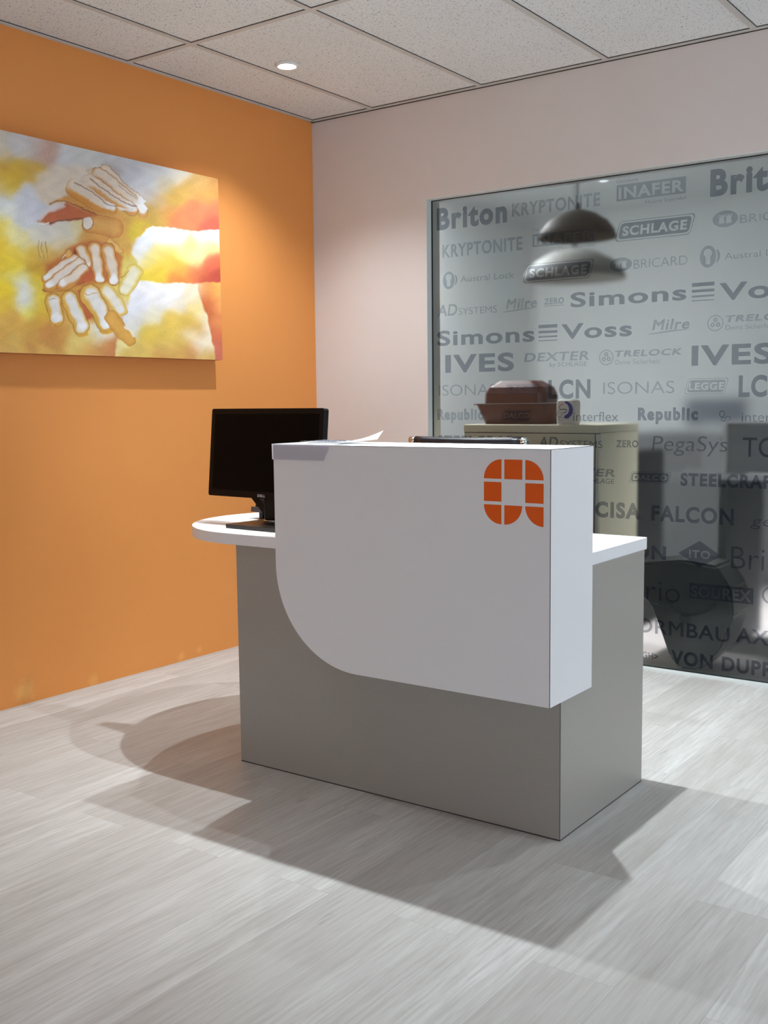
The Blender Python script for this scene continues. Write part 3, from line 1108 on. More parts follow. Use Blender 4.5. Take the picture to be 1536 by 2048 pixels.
grid = [[(-bx + 0.02 + (2 * bx - 0.04) * i / 8, -0.36 + 0.42 * j / 8, 0.475 + 0.02 * ((j - 4) / 4.0) ** 2) for j in range(9)] for i in range(9)]
o = sheet('seat', grid, M_VINYL, ch, 0.035)
for s in (-1, 1):
    bm = bmesh.new()
    add_tube(bm, [(s * bx, ys + 0.002, rollz + 0.004), (s * bx, ys, 0.93), (s * bx, ys - 0.08, 0.60), (s * bx, ys - 0.14, 0.49), (s * bx, -0.05, 0.455), (s * bx, -0.35, 0.46)], 0.011, 12)
    add_tube(bm, [(s * (bx - 0.016), ys, rollz + 0.003), (s * (bx + 0.014), ys, rollz + 0.003)], 0.0150, 16)
    obj('frame_tube', bm, M_CHROME, ch, True)
bm = bmesh.new()
add_lathe(bm, [(0.0, 0.08), (0.03, 0.08), (0.03, 0.25), (0.02, 0.25), (0.02, 0.44), (0.09, 0.445), (0.09, 0.455), (0, 0.455)], (0, -0.14, 0), 24)
obj('gas_column', bm, M_CHROME, ch, True)
bm = bmesh.new()
for k in range(5):
    a = 2 * PI * k / 5
    add_tube(bm, [(0, -0.14, 0.10), (0.28 * math.cos(a), -0.14 + 0.28 * math.sin(a), 0.065)], [0.022, 0.014], 10)
obj('star_base', bm, M_CHROME, ch, True)
for k in range(5):
    a = 2 * PI * k / 5
    bm = bmesh.new()
    px, py = 0.28 * math.cos(a), -0.14 + 0.28 * math.sin(a)
    add_tube(bm, [(px - 0.02, py, 0.029), (px + 0.02, py, 0.029)], 0.028, 16)
    obj('caster', bm, M_BLACK, ch, True)

# ------------------------------------------------------------------ canvas print of stacked hands
CY0, CY1, CZ0, CZ1, CT = -1.925, -0.722, 1.338, 2.134, 0.05
pic = empty('canvas_print', (0.0, (CY0 + CY1) / 2, CZ0))
tag(pic, 'large yellow and orange canvas print of stacked hands on the orange wall', 'picture')
# where a point of the canvas (y, z in metres) lies in the sketch sheet used for the drawing
HM = np.array([[1126.65988, -61.4246544, 2190.71965], [259.152918, -1331.06582, 3335.84425], [0.144797549, -0.0183114615, 1.0]])
SAMPLES = '''0 100 205 195 180|0 200 205 190 165|0 260 195 150 60|100 330 205 165 60|0 390 205 165 60|60 400 205 170 60|0 500 205 205 210|150 500 205 205 212|0 430 205 190 150|200 450 205 205 215|230 330 205 165 75|120 130 205 200 200|300 170 195 155 140|340 190 198 165 148|250 150 205 195 190|420 200 210 210 212|600 250 210 208 205|800 250 205 205 208|770 310 190 180 178|850 330 205 205 212|1000 380 210 210 215|900 430 210 208 210|1100 300 215 212 212|1200 330 225 215 200|1350 370 210 165 100|1430 380 210 150 85|1400 470 215 150 80|1150 470 205 160 75|1250 420 205 160 85|1060 520 205 170 120|1000 470 205 195 190|1100 400 205 190 165|1300 590 225 125 85|1420 560 222 120 85|1420 660 205 95 75|1200 650 230 130 85|1100 600 215 150 80|1050 630 205 165 80|950 690 215 185 60|1000 590 200 160 80
1000 710 245 242 245|950 800 235 235 245|1100 740 248 242 240|1200 745 255 245 235|1440 720 255 255 255|1350 740 255 250 240|1270 790 245 220 130|1100 850 245 215 130|1300 880 252 238 165|1230 850 250 230 150|1400 800 250 220 140|1000 900 240 218 130|920 860 235 230 225|1050 980 240 202 70|1200 950 240 187 80|1300 980 225 125 80|1420 930 215 105 75|1450 1010 185 75 60|1380 1030 200 90 65|1200 1030 230 140 70|970 1030 235 205 70|1120 910 240 200 80
1000 1080 245 240 240|1150 1110 245 240 240|1280 1150 240 222 195|950 1200 235 232 240|850 1250 228 226 232|900 1330 226 222 215|1010 1270 235 225 200|1330 1100 245 225 180|1100 1180 242 236 236|1200 1210 240 226 210|1300 1230 235 205 130|880 1180 235 233 240
1370 1100 215 110 65|1400 1110 240 165 85|1460 1200 240 165 95|1380 1180 200 100 60|1400 1250 205 108 65|1430 1400 212 112 75|1460 1500 210 115 90|1450 1560 205 110 90|1470 1320 225 140 85|1440 1080 245 175 90
1000 1390 225 190 80|1150 1300 230 192 88|1250 1300 225 185 80|1100 1420 225 190 90|1365 1270 248 232 205|1340 1240 240 215 150|1380 1360 252 238 215|1330 1450 255 245 228|1390 1470 252 240 220|1280 1410 252 238 215|1230 1450 225 185 90|1300 1340 215 170 85|1330 1380 205 150 75|1280 1490 205 140 80|1390 1520 215 170 90|1200 1530 215 165 90|1100 1490 228 196 110|1000 1520 225 190 100|900 1540 220 185 100|1080 1530 205 145 80
700 1490 205 140 80|760 1520 200 130 80|620 1500 210 150 85|600 1440 228 202 120|500 1460 232 204 120|400 1430 205 150 75|300 1380 205 140 75|350 1450 200 140 75|200 1400 215 165 80|100 1450 222 180 95|0 1400 215 165 80|0 1540 225 175 100|300 1520 220 175 95|150 1530 222 178 98|800 1440 235 215 150|660 1410 235 228 215|560 1540 222 178 98|60 1330 225 180 90|200 1480 208 150 78
0 620 225 215 150|60 700 235 225 160|60 570 222 222 218|0 560 220 222 222|0 690 240 205 70|0 780 240 200 60|150 800 235 222 160|110 740 238 226 170|220 860 220 180 70|0 900 235 200 60|100 950 235 205 60|100 860 238 205 70|250 960 200 155 55|50 1100 240 205 50|160 1070 226 226 226|190 1150 230 230 232|160 1180 226 226 222|120 1020 232 222 150|250 1150 225 195 60|190 1240 236 225 110|50 1200 235 195 70|250 1310 215 165 70|100 1300 225 170 80|240 1040 225 195 60|270 1240 220 180 65
300 420 215 195 165|380 400 220 205 190|250 600 205 205 215|200 560 205 205 215|150 640 212 212 216|320 720 215 208 200|450 700 215 208 195|400 790 218 205 180|520 680 215 200 150|300 860 220 190 110|250 760 220 215 200|420 850 210 165 90|700 640 210 150 80|800 640 215 165 90|860 720 215 190 60|900 650 215 190 70|650 760 205 140 70|850 800 220 195 80|850 860 220 190 80|600 730 205 150 75|880 900 225 205 120|330 920 200 140 65'''
PTS = np.array([[float(q) for q in s_.split()] for line in SAMPLES.split('\n') for s_ in line.split('|')])


def paint(u, v):
    """the printed picture: sRGB 0..255 at sheet points u, v"""
    # hand-drawn unevenness
    wu = 5.0 * np.sin(u / 41.0 + 1.3) * np.sin(v / 57.0) + 3.0 * np.sin(u / 17.0 + v / 23.0) + 1.5 * np.sin(v / 9.0 - u / 13.0)
    wv = 5.0 * np.sin(v / 47.0 + 0.7) * np.cos(u / 61.0) + 3.0 * np.sin(v / 19.0 - u / 29.0) + 1.5 * np.sin(u / 8.0 + v / 12.0)
    u = u + wu
    v = v + wv

    def sm(x, a, b):
        t = np.clip((x - a) / (b - a), 0, 1)
        return t * t * (3 - 2 * t)

    def blend(mask, c):
        c = np.asarray(c, float)
        col[:] = col * (1 - mask[:, None]) + (c[None, :] if c.ndim == 1 else c) * mask[:, None]

    def seg_dist(p0, p1, r0, r1):
        dx, dy = p1[0] - p0[0], p1[1] - p0[1]
        L2 = dx * dx + dy * dy
        t = np.clip(((u - p0[0]) * dx + (v - p0[1]) * dy) / L2, 0, 1)
        d = np.hypot(u - p0[0] - t * dx, v - p0[1] - t * dy)
        return d / (r0 + (r1 - r0) * t), t

    def poly_mask(pts, soft=6.0):
        inside = np.zeros(len(u), bool)
        dmin = np.full(len(u), 1e9)
        n = len(pts)
        for i in range(n):
            (ax, ay), (bx_, by_) = pts[i], pts[(i + 1) % n]
            cnd = ((ay > v) != (by_ > v)) & (u < (bx_ - ax) * (v - ay) / (by_ - ay + 1e-9) + ax)
            inside ^= cnd
            L2 = (bx_ - ax) ** 2 + (by_ - ay) ** 2
            t = np.clip(((u - ax) * (bx_ - ax) + (v - ay) * (by_ - ay)) / L2, 0, 1)
            dmin = np.minimum(dmin, np.hypot(u - ax - t * (bx_ - ax), v - ay - t * (by_ - ay)))
        sd = np.where(inside, dmin, -dmin)
        return sm(sd, -soft, soft)

    def poly(pts, c, soft=6.0, op=1.0):
        blend(poly_mask(pts, soft) * op, c)

    def line(pts, w, c, op=0.62):
        best = np.full(len(u), 9.0)
        n = len(pts) - 1
        for i in range(n):
            d, _ = seg_dist(pts[i], pts[i + 1], w, w)
            best = np.minimum(best, d)
        blend((1 - sm(best, 0.35, 1.0)) * op, c)

    def finger(ch_, light=(224, 208, 192), edge=(206, 142, 70), rim=(130, 72, 36), tipc=(236, 232, 230), shift=(0, 0), lo=0.35, hi=0.9, rimw=1.0, tip=True):
        """chain of (u, v, r); pale ridge, warm edge, thin dark contour"""
        best = np.full(len(u), 9.0); bt = np.zeros(len(u)); core = np.full(len(u), 9.0)
        n = len(ch_) - 1
        for i in range(n):
            p0, p1 = ch_[i], ch_[i + 1]
            d, t = seg_dist(p0, p1, p0[2], p1[2])
            m_ = d < best
            best = np.where(m_, d, best); bt = np.where(m_, (i + t) / n, bt)
            d2, _ = seg_dist((p0[0] + shift[0], p0[1] + shift[1]), (p1[0] + shift[0], p1[1] + shift[1]), p0[2], p1[2])
            core = np.minimum(core, d2)
        lt = np.array(light, float)[None, :] * (1 - sm(bt, 0.72, 0.9)[:, None]) + np.array(tipc if tip else light, float)[None, :] * sm(bt, 0.72, 0.9)[:, None]
        k = sm(core, lo, hi)[:, None]
        c = lt * (1 - k) + np.array(edge, float)[None, :] * k
        k2 = (sm(best, 0.90, 1.0) * rimw * 0.7)[:, None]
        c = c * (1 - k2) + np.array(rim, float)[None, :] * k2
        blend(1 - sm(best, 1.0, 1.06), c)

    def inside(pts, a, b):
        r = False
        for i in range(len(pts)):
            (ax, ay), (bx_, by_) = pts[i], pts[(i + 1) % len(pts)]
            if (ay > b) != (by_ > b) and a < (bx_ - ax) * (b - ay) / (by_ - ay + 1e-9) + ax: r = not r
        return r

    def wash(pts):
        c = np.zeros((len(u), 3)); ws = np.zeros(len(u))
        for a, b, r_, g_, b_ in pts:
            d2 = (u - a) ** 2 + (v - b) ** 2
            w = np.exp(-d2 / (2 * 36.0 ** 2)) + 0.02 * np.exp(-d2 / (2 * 80.0 ** 2)) + 1e-7 / (d2 + 60.0)
            c += w[:, None] * np.array([r_, g_, b_]); ws += w
        return c / ws[:, None]

    REG = [[(868, 775), (940, 742), (975, 692), (1020, 676), (1120, 682), (1200, 700), (1330, 708), (1520, 694), (1530, 1040), (1400, 1056), (1320, 1062), (1150, 1050), (1040, 1055), (930, 1040), (925, 920), (880, 860)],
           [(930, 1040), (1040, 1055), (1150, 1050), (1320, 1062), (1350, 1180), (1385, 1270), (1400, 1330), (1415, 1420), (1445, 1620), (760, 1620), (800, 1330), (860, 1200), (870, 1120)],
           [(1320, 1062), (1530, 1040), (1530, 1640), (1445, 1620), (1415, 1420), (1400, 1330), (1385, 1270), (1350, 1180)]]
    owner = [next((k for k, R_ in enumerate(REG) if inside(R_, q[0], q[1])), -1) for q in PTS]
    col = wash([q for q, o_ in zip(PTS, owner) if o_ == -1])
    for k, R_ in enumerate(REG):
        blend(poly_mask(R_, 7.0 if k != 1 else 9.0), wash([q for q, o_ in zip(PTS, owner) if o_ == k]))
    DK = (120, 62, 34)
    # far forearm and the back of the topmost hand
    poly([(235, 330), (330, 285), (480, 268), (600, 285), (720, 350), (640, 470), (560, 500), (440, 470), (330, 520), (255, 470)], (222, 206, 188), 34, 0.85)
    poly([(330, 520), (430, 470), (520, 470), (600, 520), (690, 590), (560, 565), (430, 505)], (205, 140, 64), 16, 0.9)
    # red hollow under the top hand
    poly([(245, 640), (330, 575), (440, 512), (560, 565), (690, 610), (540, 628), (430, 640), (330, 662)], (186, 98, 62), 14, 0.95)
    poly([(250, 612), (330, 540), (420, 516), (440, 548), (330, 590), (262, 640)], (218, 206, 204), 12, 0.9)
    finger([(700, 300, 34), (830, 430, 33), (935, 510, 30)], shift=(4, -8), edge=(214, 176, 138))
    finger([(655, 325, 46), (820, 450, 42), (955, 575, 36)], shift=(6, -12), edge=(212, 160, 104))
    finger([(590, 375, 54), (760, 490, 48), (885, 570, 40)], shift=(8, -16), edge=(208, 148, 84))
    finger([(500, 420, 62), (640, 520, 52), (742, 565, 40)], shift=(8, -20), edge=(206, 140, 66), rimw=0.5)
    poly([(470, 330), (560, 300), (640, 330), (600, 420), (520, 440), (430, 420)], (222, 207, 190), 34, 0.9)
    line([(500, 385), (560, 415), (650, 480), (720, 530), (772, 545)], 5, DK)
    line([(605, 350), (650, 400), (760, 465), (860, 530), (915, 545)], 5, DK)
    line([(800, 405), (860, 460), (910, 500)], 4, (150, 100, 70))
    line([(330, 525), (390, 505), (430, 503), (500, 530), (560, 560), (680, 608)], 6, DK)
    line([(330, 660), (410, 645), (480, 628), (545, 622)], 8, (96, 50, 34))
    line([(258, 658), (290, 660), (322, 654)], 5, (245, 240, 225), 1)
    poly([(918, 490), (940, 475), (975, 512), (955, 535), (930, 520)], (238, 236, 238), 5)
    poly([(920, 545), (945, 532), (990, 560), (965, 585), (935, 580)], (238, 234, 234), 5)
    poly([(780, 548), (850, 560), (915, 550), (885, 580), (800, 572)], (228, 218, 210), 7)
    poly([(575, 300), (610, 290), (590, 320)], (200, 160, 125), 14, 0.6)
    line([(660, 432), (672, 445)], 7, (190, 140, 100), 0.7)
    # second hand: thumb with its nail, orange back of the hand
    poly([(560, 620), (700, 590), (900, 610), (985, 590), (975, 680), (900, 760), (860, 880), (760, 830), (640, 760), (560, 740)], (211, 156, 84), 22, 0.8)
    poly([(880, 640), (975, 640), (930, 740), (880, 790), (850, 720)], (218, 192, 64), 26, 0.8)
    finger([(760, 690, 62), (660, 665, 62), (600, 660, 58)], light=(214, 160, 90), edge=(205, 142, 72), rim=(168, 100, 52), tip=False, rimw=0.6)
    du, dv = (u - 587) / 42.0, (v - 650) / 46.0
    e_ = np.hypot(du, dv)
    blend(1 - sm(e_, 0.92, 1.02), (226, 214, 204)); blend((sm(e_, 0.84, 0.98) * (1 - sm(e_, 0.98, 1.1))) * 0.7, (150, 84, 44))
    # wrist creases on the left
    for q in (262, 286, 312):
        line([(q, 775), (q - 3, 820), (q + 8, 890)], 3.5, (150, 100, 48), 0.6)
    # dark hollow round the middle hand
    poly([(310, 940), (400, 890), (440, 830), (530, 790), (640, 778), (760, 792), (820, 880), (800, 1010), (700, 1060), (560, 1080), (400, 1110), (300, 1100)], (186, 104, 58), 20, 0.85)
    poly([(500, 820), (520, 870), (490, 880)], (130, 52, 40), 8, 0.9)
    finger([(735, 775, 26), (780, 815, 24), (810, 842, 16)], light=(222, 178, 104), edge=(208, 148, 78), rim=(150, 90, 44), tip=False)
    finger([(720, 830, 50), (745, 950, 42), (757, 1030, 36)], shift=(5, 4))
    finger([(628, 825, 42), (650, 930, 42), (666, 1025, 36)], shift=(2, 2))
    finger([(548, 838, 40), (572, 900, 40), (588, 935, 36)], shift=(-3, -4))
    poly([(562, 948), (612, 938), (615, 960), (590, 970)], (196, 100, 62), 5)
    for cx_, cy_ in ((668, 1030), (757, 1032)):
        e_ = np.hypot((u - cx_) / 27.0, (v - cy_) / 24.0)
        blend(1 - sm(e_, 0.8, 1.05), (240, 238, 238))
    finger([(460, 858, 30), (461, 866, 30)], light=(218, 168, 100), edge=(205, 140, 74), tip=False)
    line([(415, 900), (430, 880), (437, 866)], 6, (238, 218, 190), 0.9)
    # left pointing hand
    finger([(500, 905, 42), (400, 965, 36), (300, 1028, 30)], light=(226, 212, 202), shift=(2, -10))
    finger([(530, 925, 44), (420, 1010, 40), (325, 1080, 34)], light=(226, 212, 202), shift=(2, -14))
    finger([(555, 965, 46), (480, 1040, 42), (418, 1066, 38)], light=(226, 210, 196), shift=(0, -16))
    poly([(540, 1010), (610, 955), (640, 1020), (600, 1050), (500, 1090)], (190, 96, 58), 12, 0.9)
    line([(290, 1100), (330, 1118), (385, 1110), (480, 1090), (560, 1050)], 6, DK)
    # pale thumb on the right
    finger([(900, 980, 56), (855, 1060, 58), (835, 1095, 46)], light=(236, 228, 200), edge=(222, 196, 104), rim=(190, 150, 70), tipc=(238, 232, 210), rimw=0.7)
    line([(800, 1020), (830, 1000), (855, 975)], 4, (150, 100, 50))
    line([(790, 1030), (795, 1090), (815, 1135)], 4, (180, 130, 50))
    # lowest hand: knuckles towards the viewer
    poly([(300, 1110), (420, 1100), (560, 1060), (700, 1060), (760, 1180), (740, 1320), (600, 1320), (520, 1260), (430, 1260), (330, 1230)], (206, 148, 68), 24, 0.85)
    poly([(520, 1110), (560, 1100), (600, 1200), (620, 1290), (575, 1300)], (188, 92, 58), 10, 0.9)
    W_ = (232, 226, 222)
    finger([(716, 1105, 48), (775, 1180, 46), (805, 1235, 46)], light=(234, 226, 214), edge=(222, 186, 100), rim=(190, 140, 60), rimw=0.5)
    finger([(600, 1130, 66), (665, 1240, 58), (706, 1330, 52)], light=W_, shift=(10, -4), edge=(216, 166, 70))
    finger([(462, 1160, 58), (510, 1270, 56), (545, 1350, 54)], light=W_, shift=(6, -6), edge=(216, 166, 70))
    finger([(350, 1170, 48), (368, 1250, 48), (385, 1300, 44)], light=W_, shift=(4, -4), edge=(216, 166, 70))
    for pts in ([(340, 1318), (420, 1308), (414, 1330), (350, 1345)], [(500, 1395), (592, 1382), (590, 1408), (520, 1420)], [(662, 1375), (755, 1350), (755, 1380), (690, 1398)]):
        poly(pts, (216, 160, 66), 6, 0.95)
    for (cx_, cy_) in ((372, 1290), (540, 1360), (706, 1330)):
        e_ = np.hypot((u - cx_) / 36.0, (v - cy_) / 34.0)
        blend((1 - sm(e_, 0.7, 1.1)) * 0.8, (240, 238, 240))
    line([(330, 1170), (350, 1160), (362, 1158)], 4, (160, 110, 50), 0.7)
    line([(570, 1130), (590, 1140), (640, 1118)], 4, (180, 130, 60), 0.6)
    finger([(745, 1290, 44), (810, 1375, 46), (870, 1435, 38)], light=(222, 168, 84), edge=(214, 156, 70), rim=(150, 96, 44), tip=False, rimw=0.8)
    line([(835, 1345), (870, 1370), (895, 1410)], 12, (240, 234, 214), 0.9)
    # soft mottling of the enlarged photograph
    col *= (1 + 0.025 * np.sin(u / 23.0 + np.sin(v / 31.0) * 2) * np.sin(v / 27.0))[:, None]
    return np.clip(col, 0, 255)


NYc, NZc = 400, 265
yy = np.linspace(CY0, CY1, NYc + 1)
zz = np.linspace(CZ0, CZ1, NZc + 1)
YY, ZZ = np.meshgrid(yy, zz)
Yf, Zf = YY.ravel(), ZZ.ravel()
den = HM[2, 0] * Yf + HM[2, 1] * Zf + HM[2, 2]
U = (HM[0, 0] * Yf + HM[0, 1] * Zf + HM[0, 2]) / den
Vv = (HM[1, 0] * Yf + HM[1, 1] * Zf + HM[1, 2]) / den
c8 = paint(U, Vv)
grain = np.random.normal(0, 3.0, len(U))
c8 = np.clip(c8 * 1.02 + grain[:, None], 0, 255) / 255.0
cl = np.where(c8 <= 0.04045, c8 / 12.92, ((c8 + 0.055) / 1.055) ** 2.4)
idx = np.arange((NYc + 1) * (NZc + 1)).reshape(NZc + 1, NYc + 1)
quads = np.stack([idx[:-1, :-1], idx[:-1, 1:], idx[1:, 1:], idx[1:, :-1]], -1).reshape(-1, 4)
me = bpy.data.meshes.new('printed_canvas')
co = np.stack([np.full_like(Yf, CT), Yf, Zf], -1)
me.vertices.add(len(co)); me.vertices.foreach_set('co', co.ravel())
me.loops.add(quads.size); me.loops.foreach_set('vertex_index', quads.ravel())
me.polygons.add(len(quads)); me.polygons.foreach_set('loop_start', np.arange(0, quads.size, 4)); me.polygons.foreach_set('loop_total', np.full(len(quads), 4))
me.update(calc_edges=True)
at = me.color_attributes.new('print', 'FLOAT_COLOR', 'POINT')
at.data.foreach_set('color', np.concatenate([cl, np.ones((len(cl), 1))], 1).ravel())
M_PRINT = mat('canvas_ink', (200, 180, 120), 0.55, spec=0.35)
t = NT(M_PRINT)
a_ = t.n('ShaderNodeVertexColor', layer_name='print')
t.l(a_.outputs[0], t.b.inputs['Base Color'])
t.bump(t.noise(t.pos(), 700, 1, 0.5), 0.1, 0.0006)
me.materials.append(M_PRINT)
po = bpy.data.objects.new('printed_canvas', me)
COL.objects.link(po)
po.parent = pic
po.matrix_parent_inverse = Matrix.Translation(-pic.location)
fr = obj('stretcher_frame', box(0.0012, CT - 0.0004, CY0, CY1, CZ0, CZ1), M_CANVASEDGE, pic)
fr.matrix_parent_inverse = Matrix.Translation(-pic.location)

# ------------------------------------------------------------------ the office behind the frosted glass
def place(root):
    inv = root.matrix_basis.inverted()
    for c in root.children: c.matrix_parent_inverse = inv
    for c in root.children:
        for d in c.children: pass


cab = empty('storage_cabinet', (1.19, 0.30, 0))
tag(cab, 'beige storage cabinet close behind the frosted glass', 'cabinet')
bpy.context.view_layer.update()
K0, K1, KY0, KY1, KZ = 0.832, 1.522, 0.075, 0.50, 1.032
obj('body', box(K0 + 0.002, K1 - 0.002, KY0 + 0.016, KY1, 0.0, KZ - 0.036), M_BEIGE, cab)
obj('cabinet_top', box(K0, K1, KY0, KY1, KZ - 0.035, KZ, 0.003), M_BEIGE, cab)
dr = obj('back_board', box(K0 + 0.004, K1 - 0.022, KY0 + 0.001, KY0 + 0.014, 0.03, KZ - 0.039), M_BEIGE, cab)
obj('side_edge', box(K1 - 0.020, K1 - 0.002, KY0 + 0.001, KY0 + 0.015, 0.0, KZ - 0.037, 0.004), M_BEIGEEDGE, cab)
bm = bmesh.new()
add_box(bm, K0 + 0.004, K1, KY0 + 0.0003, KY0 + 0.010, KZ - 0.0390, KZ - 0.0352)
add_box(bm, K1 - 0.0225, K1 - 0.0195, KY0 + 0.0004, KY0 + 0.010, 0.03, KZ - 0.037)
obj('seam', bm, M_SEAM, cab)
place(cab)


def tub(name, label, cx, cy, z0, w0, w1, d0, d1, h, m_, inverted=False):
    t = empty(name, (cx, cy, z0))
    tag(t, label, 'tub')
    rings = []
    def ring(w, d, z):
        return [(p[0], p[1], z) for p in rounded_rect(-w / 2, w / 2, -d / 2, d / 2, min(w, d) * 0.22, 5)]
    seq = [(w0, d0, 0.001), (w1, d1, h), (w1 + 0.022, d1 + 0.022, h), (w1 + 0.024, d1 + 0.024, h - 0.005), (w1 + 0.004, d1 + 0.004, h - 0.005)]
    if inverted:
        seq = [(w0, d0, 0.001), (w0 * 0.99, d0 * 0.99, h * 0.45), (w0 * 0.90, d0 * 0.9, h * 0.72), (w1, d1, h), (w1 * 0.9, d1 * 0.9, h * 1.005)]
    bm = bmesh.new()
    R_ = [[bm.verts.new(q) for q in ring(*s_)] for s_ in seq]
    for A, B_ in zip(R_, R_[1:]):
        n = len(A)
        for k in range(n):
            bm.faces.new((A[k], A[(k + 1) % n], B_[(k + 1) % n], B_[k]))
    bm.faces.new(list(reversed(R_[0])))
    if inverted:
        bm.faces.new(R_[-1])
    else:
        inner = [[bm.verts.new(q) for q in ring(w1 - 0.006, d1 - 0.006, h)], [bm.verts.new(q) for q in ring(w0 - 0.004, d0 - 0.004, 0.006)]]
        for A, B_ in ((R_[1], inner[0]), (inner[0], inner[1])):
            n = len(A)
            for k in range(n):
                bm.faces.new((A[k], A[(k + 1) % n], B_[(k + 1) % n], B_[k]))
        bm.faces.new(inner[1])
    bmesh.ops.recalc_face_normals(bm, faces=bm.faces[:])
    obj('tub_body' if not inverted else 'tub_lid', bm, m_, t, False)
    return t


TCY = 0.27
tub('plastic_tub', 'maroon flared plastic tub on the beige cabinet behind the glass', 1.040, TCY, KZ, 0.35, 0.43, 0.15, 0.20, 0.096, M_TUB)
tub('plastic_tub', 'dusky maroon upturned tub resting on the flared maroon tub', 1.030, TCY, KZ + 0.097, 0.325, 0.19, 0.18, 0.11, 0.105, M_TUB2, True)

cup = empty('drink_container', (1.352, 0.118, KZ))
tag(cup, 'white rounded container with a navy and orange emblem beside the maroon tubs', 'container')
bm = bmesh.new()
secs = []
for z_, k_ in ((0.001, 0.90), (0.006, 0.97), (0.015, 1.0), (0.098, 1.0), (0.107, 0.93), (0.112, 0.75)):
    secs.append([bm.verts.new((p[0] * k_, p[1] * (k_ if z_ > 0.1 or z_ < 0.01 else 1.0), z_)) for p in rounded_rect(-0.046, 0.046, -0.034, 0.034, 0.014, 6)])
for A, B_ in zip(secs, secs[1:]):
    n = len(A)
    for k in range(n):
        bm.faces.new((A[k], A[(k + 1) % n], B_[(k + 1) % n], B_[k]))
bm.faces.new(list(reversed(secs[0])))
bm.faces.new(secs[-1])
obj('container_body', bm, M_CUP, cup)
def disc_pts(cx, cz, rx, rz, a0, a1, n=20):
    return [(cx + rx * math.cos(math.radians(a0 + (a1 - a0) * k / n)), cz + rz * math.sin(math.radians(a0 + (a1 - a0) * k / n))) for k in range(n + 1)]
parts = []
ez = 0.066
EK = 1.32
fill_polys([[(q_[0] * EK, ez + (q_[1] - ez) * 1.1) for q_ in pl_] for pl_ in [ellipse(0, ez, 0.030, 0.036)]], -0.0345, 0, parts)
cres = disc_pts(0.001, ez, 0.0285, 0.035, 86, -92) + disc_pts(-0.006, ez + 0.003, 0.021, 0.026, -80, 80)
fill_polys([[(q_[0] * EK, ez + (q_[1] - ez) * 1.1) for q_ in pl_] for pl_ in [cres]], -0.0350, 1, parts)
fill_polys([[(q_[0] * EK, ez + (q_[1] - ez) * 1.1) for q_ in pl_] for pl_ in [disc_pts(-0.008, ez + 0.006, 0.015, 0.019, 175, 85) + disc_pts(-0.008, ez + 0.006, 0.012, 0.015, 85, 175)]], -0.0350, 2, parts)
fill_polys([[(q_[0] * EK, ez + (q_[1] - ez) * 1.1) for q_ in pl_] for pl_ in [[(-0.022, ez + 0.004), (0.006, ez + 0.004), (0.005, ez + 0.0005), (-0.020, ez + 0.001)]]], -0.0350, 3, parts)
fill_polys([[(q_[0] * EK, ez + (q_[1] - ez) * 1.1) for q_ in pl_] for pl_ in [disc_pts(-0.006, ez + 0.004, 0.015, 0.017, -100, -10) + disc_pts(-0.006, ez + 0.004, 0.0125, 0.014, -10, -100)]], -0.0350, 1, parts)
fill_polys([[(q_[0] * EK, ez + (q_[1] - ez) * 1.1) for q_ in pl_] for pl_ in [disc_pts(0.001, ez, 0.026, 0.034, -88, -55) + [(0.001, ez - 0.027)]]], -0.0354, 1, parts)
parts_obj('emblem', parts, [M_CUP, M_NAVY, M_ORANGEPRINT, M_DARKPRINT], cup)


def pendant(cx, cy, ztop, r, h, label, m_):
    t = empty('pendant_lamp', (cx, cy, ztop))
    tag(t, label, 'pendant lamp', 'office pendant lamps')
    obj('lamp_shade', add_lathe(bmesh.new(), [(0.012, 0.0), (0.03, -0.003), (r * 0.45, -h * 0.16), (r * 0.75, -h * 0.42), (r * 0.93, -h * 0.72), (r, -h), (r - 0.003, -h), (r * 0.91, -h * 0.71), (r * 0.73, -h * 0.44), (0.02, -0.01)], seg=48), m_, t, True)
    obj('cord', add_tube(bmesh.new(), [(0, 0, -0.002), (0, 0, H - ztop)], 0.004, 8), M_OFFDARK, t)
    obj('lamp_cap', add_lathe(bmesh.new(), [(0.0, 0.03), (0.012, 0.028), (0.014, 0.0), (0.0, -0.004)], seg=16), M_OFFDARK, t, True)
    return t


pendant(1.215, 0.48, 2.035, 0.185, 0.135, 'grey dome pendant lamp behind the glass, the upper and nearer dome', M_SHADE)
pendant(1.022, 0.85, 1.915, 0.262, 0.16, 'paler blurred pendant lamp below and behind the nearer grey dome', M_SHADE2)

# a dark desk along the glass with its rear panel, a monitor and papers
od = empty('office_desk', (2.7, 0.79, 0))
tag(od, 'dark office desk with pale edged top behind the right of the glass', 'desk')
obj('desk_top', box(1.885, 3.7, 0.484, 1.10, 0.780, 0.805), M_OFFDARK, od)
obj('top_edge', box(1.885, 3.7, 0.480, 0.4838, 0.782, 0.804), M_METALTRIM, od)
for xx in (1.90, 3.64):
    obj('desk_leg', box(xx, xx + 0.04, 0.52, 1.06, 0.0, 0.779), M_OFFDARK, od)
place(od)
ps = empty('desk_screen', (2.75, 0.61, 0.805))
tag(ps, 'charcoal screen panel with a pale end post standing on the dark office desk', 'screen')
obj('screen_panel', box(1.906, 3.68, 0.600, 0.622, 0.806, 1.028), M_OFFDARK, ps)
obj('end_post', box(1.888, 1.9055, 0.596, 0.626, 0.806, 1.034), M_METALTRIM, ps)
obj('top_rail', box(1.906, 3.68, 0.597, 0.625, 1.0285, 1.038), M_METALTRIM, ps)
place(ps)
pp = obj('paper_sheet', box(2.02, 2.16, 0.505, 0.575, 0.8055, 0.809), M_PAPER)
tag(pp, 'pale paper lying on the front ledge of the dark office desk', 'paper')

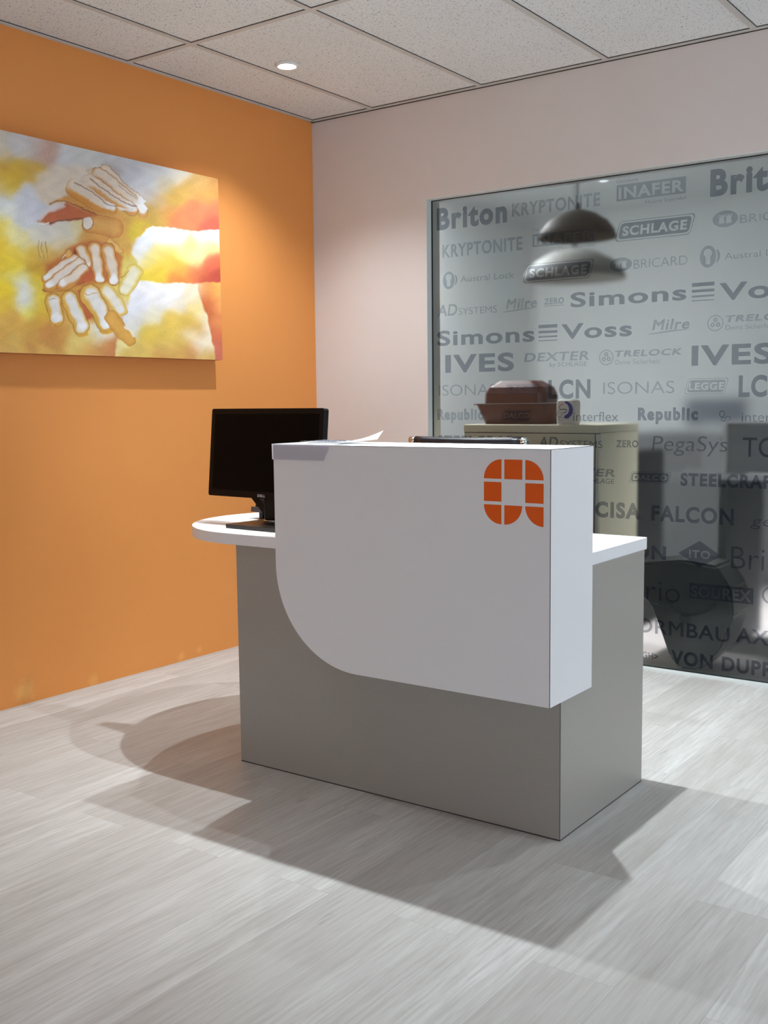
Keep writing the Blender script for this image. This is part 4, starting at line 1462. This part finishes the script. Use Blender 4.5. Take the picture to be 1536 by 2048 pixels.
lc = empty('low_cabinet', (2.6, 2.45, 0))
tag(lc, 'long dark low cabinet along the far side of the office', 'cabinet')
obj('body', box(0.75, 4.6, 2.25, 2.65, 0.0, 0.93, 0.004), M_OFFMID, lc)
for k in range(5):
    obj('door', box(0.76 + k * 0.77, 1.51 + k * 0.77, 2.232, 2.249, 0.06, 0.90), M_OFFMID, lc)
place(lc)
wp = obj('framed_print', box(0.72, 1.15, OY - 0.022, OY - 0.001, 0.96, 1.14), M_PICTURE)
tag(wp, 'small dim grey framed print on the far office wall', 'picture')

pr = empty('office_printer', (1.26, 0.90, 0))
tag(pr, 'tall black office machine between the beige cabinet and the dark desk', 'printer')
obj('body', box(1.10, 1.42, 0.74, 1.10, 0.0, 0.89, 0.012), M_OFFBLACK, pr)
obj('paper_tray', box(1.14, 1.36, 0.62, 0.74, 0.774, 0.786), M_METALTRIM, pr)
place(pr)

bag = empty('black_bag', (1.86, 0.20, 0))
tag(bag, 'slumped black leather bag on the floor close behind the glass', 'bag')
bm = bmesh.new()
pts = [(1.69, 0.44), (1.90, 0.47), (2.04, 0.455), (2.105, 0.36), (2.115, 0.25), (2.06, 0.10), (1.97, 0.003), (1.89, 0.003), (1.845, 0.05), (1.76, 0.27), (1.69, 0.32)]
add_prism(bm, pts, 0.085, 0.30, 'y')
bmesh.ops.bevel(bm, geom=bm.edges[:], offset=0.012, segments=2, affect='EDGES')
obj('bag_body', bm, M_BAG, bag, False)
bm = bmesh.new()
add_tube(bm, [(1.80, 0.082, 0.30), (1.85, 0.076, 0.255), (1.92, 0.075, 0.24), (2.00, 0.078, 0.265), (2.04, 0.083, 0.30)], 0.008, 10)
obj('bag_handle', bm, M_OFFBLACK, bag, True)
place(bag)

pnl = bpy.data.lights.new('office_ceiling_light', 'AREA')
pnl.shape = 'RECTANGLE'; pnl.size = 0.6; pnl.size_y = 1.2
pnl.energy = OFFICE
pnl.color = (0.97, 0.97, 1.0)
lo_ = bpy.data.objects.new('office_ceiling_light', pnl)
COL.objects.link(lo_)
lo_.location = (0.08, 0.75, H - 0.01)
sp = bpy.data.lights.new('office_fill_spot', 'SPOT')  # added fill spot, lifts the dark lower right behind the glass
sp.energy = OFFICE_FILL_SPOT
sp.spot_size = math.radians(75)
sp.spot_blend = 1.0
sp.shadow_soft_size = 0.05
so = bpy.data.objects.new('office_fill_spot', sp)
COL.objects.link(so)
so.location = (2.3, 1.45, H - 0.01)
so.rotation_euler = (-0.25, 0.0, 0)
bpy.context.view_layer.update()
